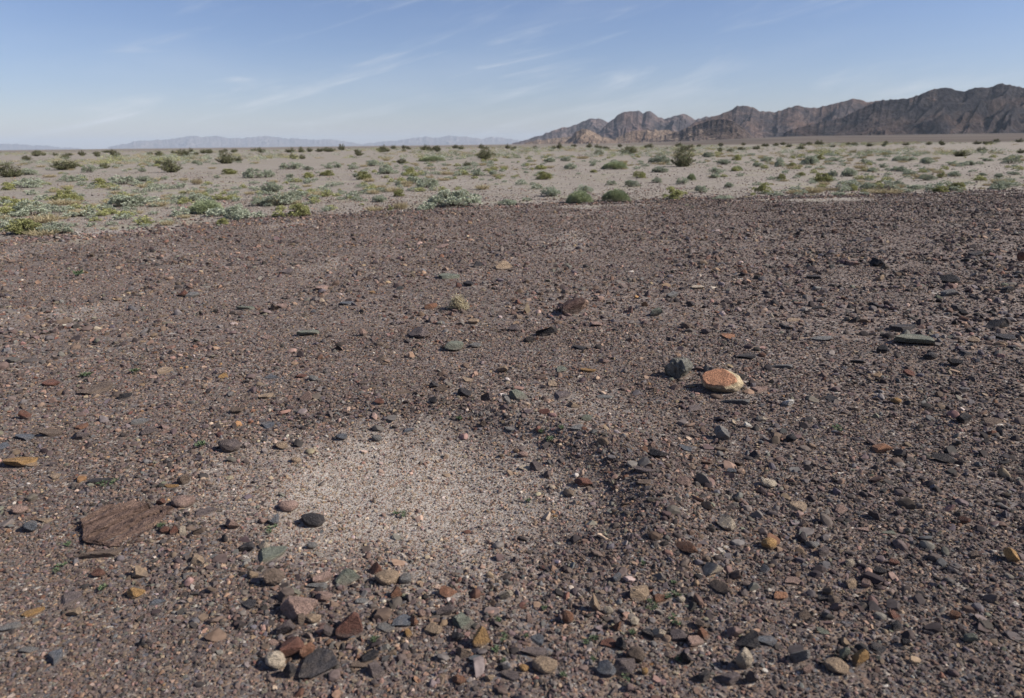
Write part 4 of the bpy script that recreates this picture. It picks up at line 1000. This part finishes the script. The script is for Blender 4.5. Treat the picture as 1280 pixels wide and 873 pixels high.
def mountain(name, pts_px, dc, db, mat, label, seed, A=.34, L=260., pw=1.25, sub=1.2, rows=90, back=.7, rough=.06, shear=.5, cols=3.0, jag=1.6):
    px = np.array([p[0] for p in pts_px], float); py = np.array([p[1] for p in pts_px], float)
    xs = np.arange(px[0], px[-1] + .01, 1 / cols)
    ys = np.interp(xs, px, py); ys = ys - jag * (1.1 * fbm(xs * .16, 0.0, seed + 40., 4) + .55 * (1 - 2.2 * np.abs(perlin(xs * .11, 0.0, seed + 50.))) - .25) * np.clip(np.minimum(xs - px[0], px[-1] - xs) / 12, 0, 1)
    dcx = np.interp(xs, np.linspace(px[0], px[-1], len(dc)), dc) if hasattr(dc, '__len__') else np.full(len(xs), float(dc))
    dbx = np.interp(xs, np.linspace(px[0], px[-1], len(db)), db) if hasattr(db, '__len__') else np.full(len(xs), float(db))
    rr = np.array([ray(a, b) for a, b in zip(xs, ys)])
    az = np.arctan2(rr[:, 0], rr[:, 1]); el = rr[:, 2] / np.hypot(rr[:, 0], rr[:, 1])
    hc = CAM_H + dcx * el
    vf = np.linspace(0, 1, rows); vb = 1 + np.linspace(.03, 1, rows // 3) * back
    v = np.concatenate([vf, vb])
    D = dbx[:, None] + (dcx - dbx)[:, None] * v[None, :]
    a = (az[:, None] * dcx[:, None]) + 0 * D
    front = v[None, :] <= 1
    t = np.where(front, v[None, :], np.clip(1 - (v[None, :] - 1) / back, 0, 1))
    wl = L; q = 1 - t
    warp = fbm(a / wl * 1.1 + seed, q * 1.5, seed, 3) * wl * .5
    sa = a + warp + shear * q * wl
    def spur(f, ft, k):
        n = perlin(sa / wl * f + seed * 3.1 + k, q * ft, seed + k * 7.3)
        return 1 - np.clip(np.abs(n) * 2.8, 0, 1)
    rg = .5 * spur(.5, .7, 0) + .28 * spur(1.3, 1.8, 1) + .15 * spur(3.1, 4.0, 2) + .07 * spur(7.0, 9.0, 3)
    ex = np.clip(2.7 - 2.1 * A * rg, .62, 3) * pw
    hh = np.maximum(hc, 6)[:, None]
    H = (hh + 12) * np.clip(t, 0, 1) ** ex - 12
    H = H + hh * rough * .6 * fbm(a / wl * 6, D / wl * 6, seed + 2., 4) * np.clip(t * 4, 0, 1) * np.clip(1.12 - t, .1, 1)
    X = D * np.sin(az)[:, None]; Y = D * np.cos(az)[:, None]
    nx, nv = H.shape
    V = np.stack([X, Y, H], -1).reshape(-1, 3)
    i, j = np.meshgrid(np.arange(nx - 1), np.arange(nv - 1), indexing='ij')
    Fq = np.stack([i * nv + j, (i + 1) * nv + j, (i + 1) * nv + j + 1, i * nv + j + 1], -1).reshape(-1, 4)
    o = link(name, mesh_np(name, V, Fq, [mat])); tag(o, label, kind='structure'); return o

MD = m_mount('dark_range_rock', [(.36, (.014,.013,.017)), (.48, (.03,.027,.031)), (.6, (.05,.042,.042)), (.74, (.12,.08,.062))], (.085,.056,.045), .009)
MR = m_mount('rear_range_rock', [(.36, (.032,.028,.032)), (.5, (.062,.05,.05)), (.65, (.12,.088,.078))], (.13,.08,.06), .006)
MC = m_mount('crag_rock', [(.36, (.042,.037,.042)), (.5, (.08,.065,.066)), (.66, (.15,.11,.098))], (.165,.10,.078), .005)
MT = m_mount('tan_hill_rock', [(.3, (.12,.088,.068)), (.5, (.195,.142,.105)), (.7, (.27,.205,.155))], (.13,.08,.06), .012)
MH = m_mount('dark_hill_rock', [(.3, (.05,.04,.04)), (.5, (.075,.06,.056)), (.7, (.115,.085,.074))], (.14,.10,.078), .012, talus=(.25,.19,.145))
MF = m_mount('far_range_rock', [(.3, (.10,.08,.075)), (.5, (.14,.11,.10)), (.7, (.19,.15,.13))], (.2,.15,.12), .0012)

mountain('mountain', [(962,178),(975,170),(991,161),(1020,154.5),(1052,147.5),(1070,139),(1085,132),(1100,125.5),(1120,124.5),(1139,123),(1152,117),(1166,112.5),(1179,109.6),(1188,110.5),(1196,113.6),(1206,114.6),(1213,111.5),(1219.5,109.6),(1236,109.6),(1245,106.5),(1253,104.5),(1260,105.5),(1266,107.5),(1280,110),(1310,104),(1350,113),(1410,108),(1480,122)],
         [4700, 5200, 5600], [4300, 4200, 4200], MD, 'dark gullied mountain filling the right of the skyline', 1.7, A=1.0, L=360, pw=1.0, rows=170, shear=1.3)
mountain('mountain', [(820,178),(850,165),(867,154),(887,147),(898,144),(910.5,139),(922,132.7),(931,132.5),(939,133.7),(951,139),(967.6,140.5),(977.6,137.8),(988,134),(998,132),(1011,135.4),(1028,133.7),(1045,129.4),(1058,126),(1068,123.7),(1085,127.7),(1100,126),(1140,128),(1180,135)],
         [6300, 6800, 7200], [5600, 5700, 5800], MR, 'brown mountain range behind the dark right mountain', 4.2, A=1.0, L=440, pw=1.0, shear=.8, rows=110)
mountain('mountain', [(735,178),(750,163),(765,150),(771,145),(777.5,141),(785,139),(791,140),(797.5,138.6),(804,142),(808,139.6),(812.5,138.7),(817.5,142.5),(823,146),(830,148.7),(836,147.5),(840,146),(848,144),(855,142.5),(859,143.6),(862.5,146),(869,150),(876,148),(882.5,146),(890,148),(905,155),(930,166),(950,176)],
         [8600, 8800, 9200], [7700, 7800, 8200], MC, 'craggy central mountain with a notched summit', 7.9, A=1.0, L=420, pw=1.0, shear=-.6, rows=100, rough=.09)
mountain('mountain', [(640,179.5),(652,176.5),(665,172.5),(678,168),(690,163.7),(705,159.5),(720,156),(730,151.5),(737.5,149),(744,148.4),(750,149),(759,151.7),(775,160),(790,170),(800,177)],
         [10200, 10500, 10500], [9200, 9300, 9600], MC, 'smooth left shoulder of the central mountain', 12.3, A=.9, L=420, pw=1.0, rows=80)
mountain('hill', [(790,179),(805,176),(820,172.5),(835,168.5),(850,163.5),(866,158),(883,152),(895,149.5),(907,149),(917,152),(926,158.5),(934,165),(943,172),(953,179)],
         [4300, 4200, 4000], [3750, 3800, 3800], MH, 'dark pointed hill with a pale right flank', 15.1, A=.9, L=200, pw=1.0, rows=90)
mountain('hill', [(706,178),(714,172),(718,166.5),(725,163),(732,161),(737,162),(741,165),(750,170),(760,173),(772,177)], 5200, 4850, MT, 'small tan eroded hill below the central mountain', 18.4, A=1.0, L=110, pw=1.0, rows=70)
mountain('hill', [(655,179),(672,175),(690,173.5),(710,171.5),(725,171),(745,172),(765,175),(775,178)], 5900, 5500, MT, 'low tan ridge at the foot of the left shoulder', 33.4, A=1.0, L=130, pw=1.0, rows=50)
mountain('hill', [(758,178),(772,172),(782,167),(790,164.5),(803,163),(818,162.5),(830,163),(842,164),(852,167),(870,172),(885,178)], 5600, 5150, MT, 'tan foothills left of the dark pointed hill', 21.9, A=1.0, L=140, pw=1.05, rows=70)
mountain('mountain', [(135,184),(150,181),(170,176.5),(190,175.5),(215,174),(228,171.5),(240,170),(255,171),(270,170),(285,172),(300,173.5),(315,172),(330,170),(345,171.6),(360,173.5),(378,174),(395,175),(410,174.2),(425,175.5),(440,178.5),(455,181)],
         [56000, 56000], [52000, 52000], MF, 'pale blue range far away at the left', 25.3, A=1.0, L=1500, pw=1.1, rows=60, cols=2.)
mountain('mountain', [(455,180),(480,177),(505,174.8),(514,172.5),(525,171.7),(535,171),(546,172.5),(553,171.2),(561,170),(573,171),(584,171),(594,172.6),(603.6,174),(612,171.8),(625.6,172.2),(645,175),(662,178)],
         [54000, 54000], [50000, 50000], MF, 'smaller pale blue range far away near the centre', 28.8, A=1.0, L=1400, pw=1.1, rows=60, cols=2.)
mountain('mountain', [(-120,183),(-60,181),(-20,181.5),(15,180),(40,181.5),(60,183),(80,184.5),(100,185.5)],
         [62000, 62000], [58000, 58000], MF, 'faintest blue range at the far left edge', 31.8, A=1.0, L=2200, pw=1.1, rows=40, cols=1.)

# ------------------------------------------------------------------ air
def haze():
    z0, z1, s = -6.0, 900.0, 72000.0
    V = [(x, y, z) for z in (z0, z1) for y in (-s, s) for x in (-s, s)]
    Fq = [(0, 2, 3, 1), (4, 5, 7, 6), (0, 1, 5, 4), (2, 6, 7, 3), (0, 4, 6, 2), (1, 3, 7, 5)]
    nt = NT('haze_air'); pv = nt.n('ShaderNodeVolumePrincipled')
    pv.inputs['Color'].default_value = (.76, .87, 1.0, 1); pv.inputs['Density'].default_value = HAZE; pv.inputs['Anisotropy'].default_value = 0
    nt.l(pv.outputs[0], nt.out.inputs['Volume'])
    o = link('haze', mesh_np('haze', V, Fq, [nt.m], smooth=False)); tag(o, 'thin pale blue air between the far mountains and the plain', 'haze', kind='stuff')
HAZE = 1.9e-5
haze()

# ------------------------------------------------------------------ sky and sun
SKY_STRENGTH = 0.073
w = bpy.data.worlds.new('World'); scene.world = w; w.use_nodes = True
t = w.node_tree; t.nodes.clear(); Nn = t.nodes.new; Ln = t.links.new
out = Nn('ShaderNodeOutputWorld'); bg = Nn('ShaderNodeBackground'); bg.inputs[1].default_value = SKY_STRENGTH
sky = Nn('ShaderNodeTexSky'); sky.sky_type = 'NISHITA'; sky.sun_disc = False
sky.sun_elevation = SUN_EL; sky.sun_rotation = SUN_AZ; sky.altitude = 0; sky.air_density = 1.0; sky.dust_density = .25; sky.ozone_density = 3.5
tc = Nn('ShaderNodeTexCoord'); sep = Nn('ShaderNodeSeparateXYZ'); Ln(tc.outputs['Generated'], sep.inputs[0])
def M(op, a, b=None, clamp=False):
    q = Nn('ShaderNodeMath'); q.operation = op; q.use_clamp = clamp
    for i, v in enumerate((a, b)):
        if v is None: continue
        if isinstance(v, (int, float)): q.inputs[i].default_value = v
        else: Ln(v, q.inputs[i])
    return q.outputs[0]
def cirrus(scale, rot, lo, hi, detail=6, seed=0., dist=.4):
    mp = Nn('ShaderNodeMapping'); mp.vector_type = 'TEXTURE'; mp.inputs['Scale'].default_value = tuple(1 / q for q in scale); mp.inputs['Rotation'].default_value = (0, R(-rot), 0); mp.inputs['Location'].default_value = (seed, seed * .7, 0)
    Ln(tc.outputs['Generated'], mp.inputs[0]); nz = Nn('ShaderNodeTexNoise'); nz.inputs['Scale'].default_value = 1; nz.inputs['Detail'].default_value = detail
    nz.inputs['Roughness'].default_value = .6; nz.inputs['Distortion'].default_value = dist; Ln(mp.outputs[0], nz.inputs['Vector'])
    rp = Nn('ShaderNodeMapRange'); rp.interpolation_type = 'SMOOTHSTEP'; Ln(nz.outputs[0], rp.inputs[0]); rp.inputs[1].default_value = lo; rp.inputs[2].default_value = hi
    return rp.outputs[0]
c1 = cirrus((3.2, 3.2, 26), 13, .50, .78, 7, 9.2, .8); c2 = cirrus((1.6, 1.6, 6), 6, .42, .72, 4, 8.4); c3 = cirrus((7, 7, 60), 17, .45, .75, 8, 1.7, .6)
cl = M('ADD', M('MULTIPLY', M('MULTIPLY', c1, M('ADD', c2, .25)), .85), M('ADD', M('MULTIPLY', c2, .13), M('MULTIPLY', M('MULTIPLY', c3, c1), .4)), True)
tint = Nn('ShaderNodeMix'); tint.data_type = 'RGBA'; tint.blend_type = 'MULTIPLY'; tint.inputs[0].default_value = 1; Ln(sky.outputs[0], tint.inputs[6]); tint.inputs[7].default_value = (.98, .935, 1.11, 1)
mixc = Nn('ShaderNodeMix'); mixc.data_type = 'RGBA'; Ln(cl, mixc.inputs[0]); Ln(tint.outputs[2], mixc.inputs[6]); mixc.inputs[7].default_value = (7.6, 8.0, 8.6, 1)
Ln(mixc.outputs[2], bg.inputs[0]); Ln(bg.outputs[0], out.inputs[0])

sun = bpy.data.lights.new('sun', 'SUN'); sun.energy = 5.0; sun.angle = R(.53); sun.color = (1, .95, .87)
so = bpy.data.objects.new('sun', sun); COL.objects.link(so)
sd = Vector((math.sin(SUN_AZ) * math.cos(SUN_EL), math.cos(SUN_AZ) * math.cos(SUN_EL), math.sin(SUN_EL)))
so.rotation_euler = sd.to_track_quat('Z', 'Y').to_euler(); so.location = (30, 5, 40)

# ------------------------------------------------------------------ camera
cam = bpy.data.cameras.new('camera'); co = bpy.data.objects.new('camera', cam); COL.objects.link(co)
cam.sensor_fit = 'HORIZONTAL'; cam.sensor_width = 36; cam.lens = 36 * F_PX / 1280
cam.clip_start = .05; cam.clip_end = 300000
mw = Matrix.Identity(4)
for r_ in range(3):
    mw[r_][0] = RV[r_]; mw[r_][1] = UV[r_]; mw[r_][2] = -FW[r_]; mw[r_][3] = CAM[r_]
co.matrix_world = mw
cam.dof.use_dof = True; cam.dof.focus_distance = 4.6; cam.dof.aperture_fstop = 2.8
scene.camera = co
scene.view_settings.view_transform = 'Standard'; scene.view_settings.look = 'None'; scene.view_settings.exposure = .40; scene.view_settings.gamma = 1
scene.view_settings.use_curve_mapping = False
scene.cycles.max_bounces = 4; scene.cycles.diffuse_bounces = 2; scene.cycles.volume_bounces = 0; scene.cycles.transparent_max_bounces = 4
scene.cycles.use_denoising = False if False else scene.cycles.use_denoising
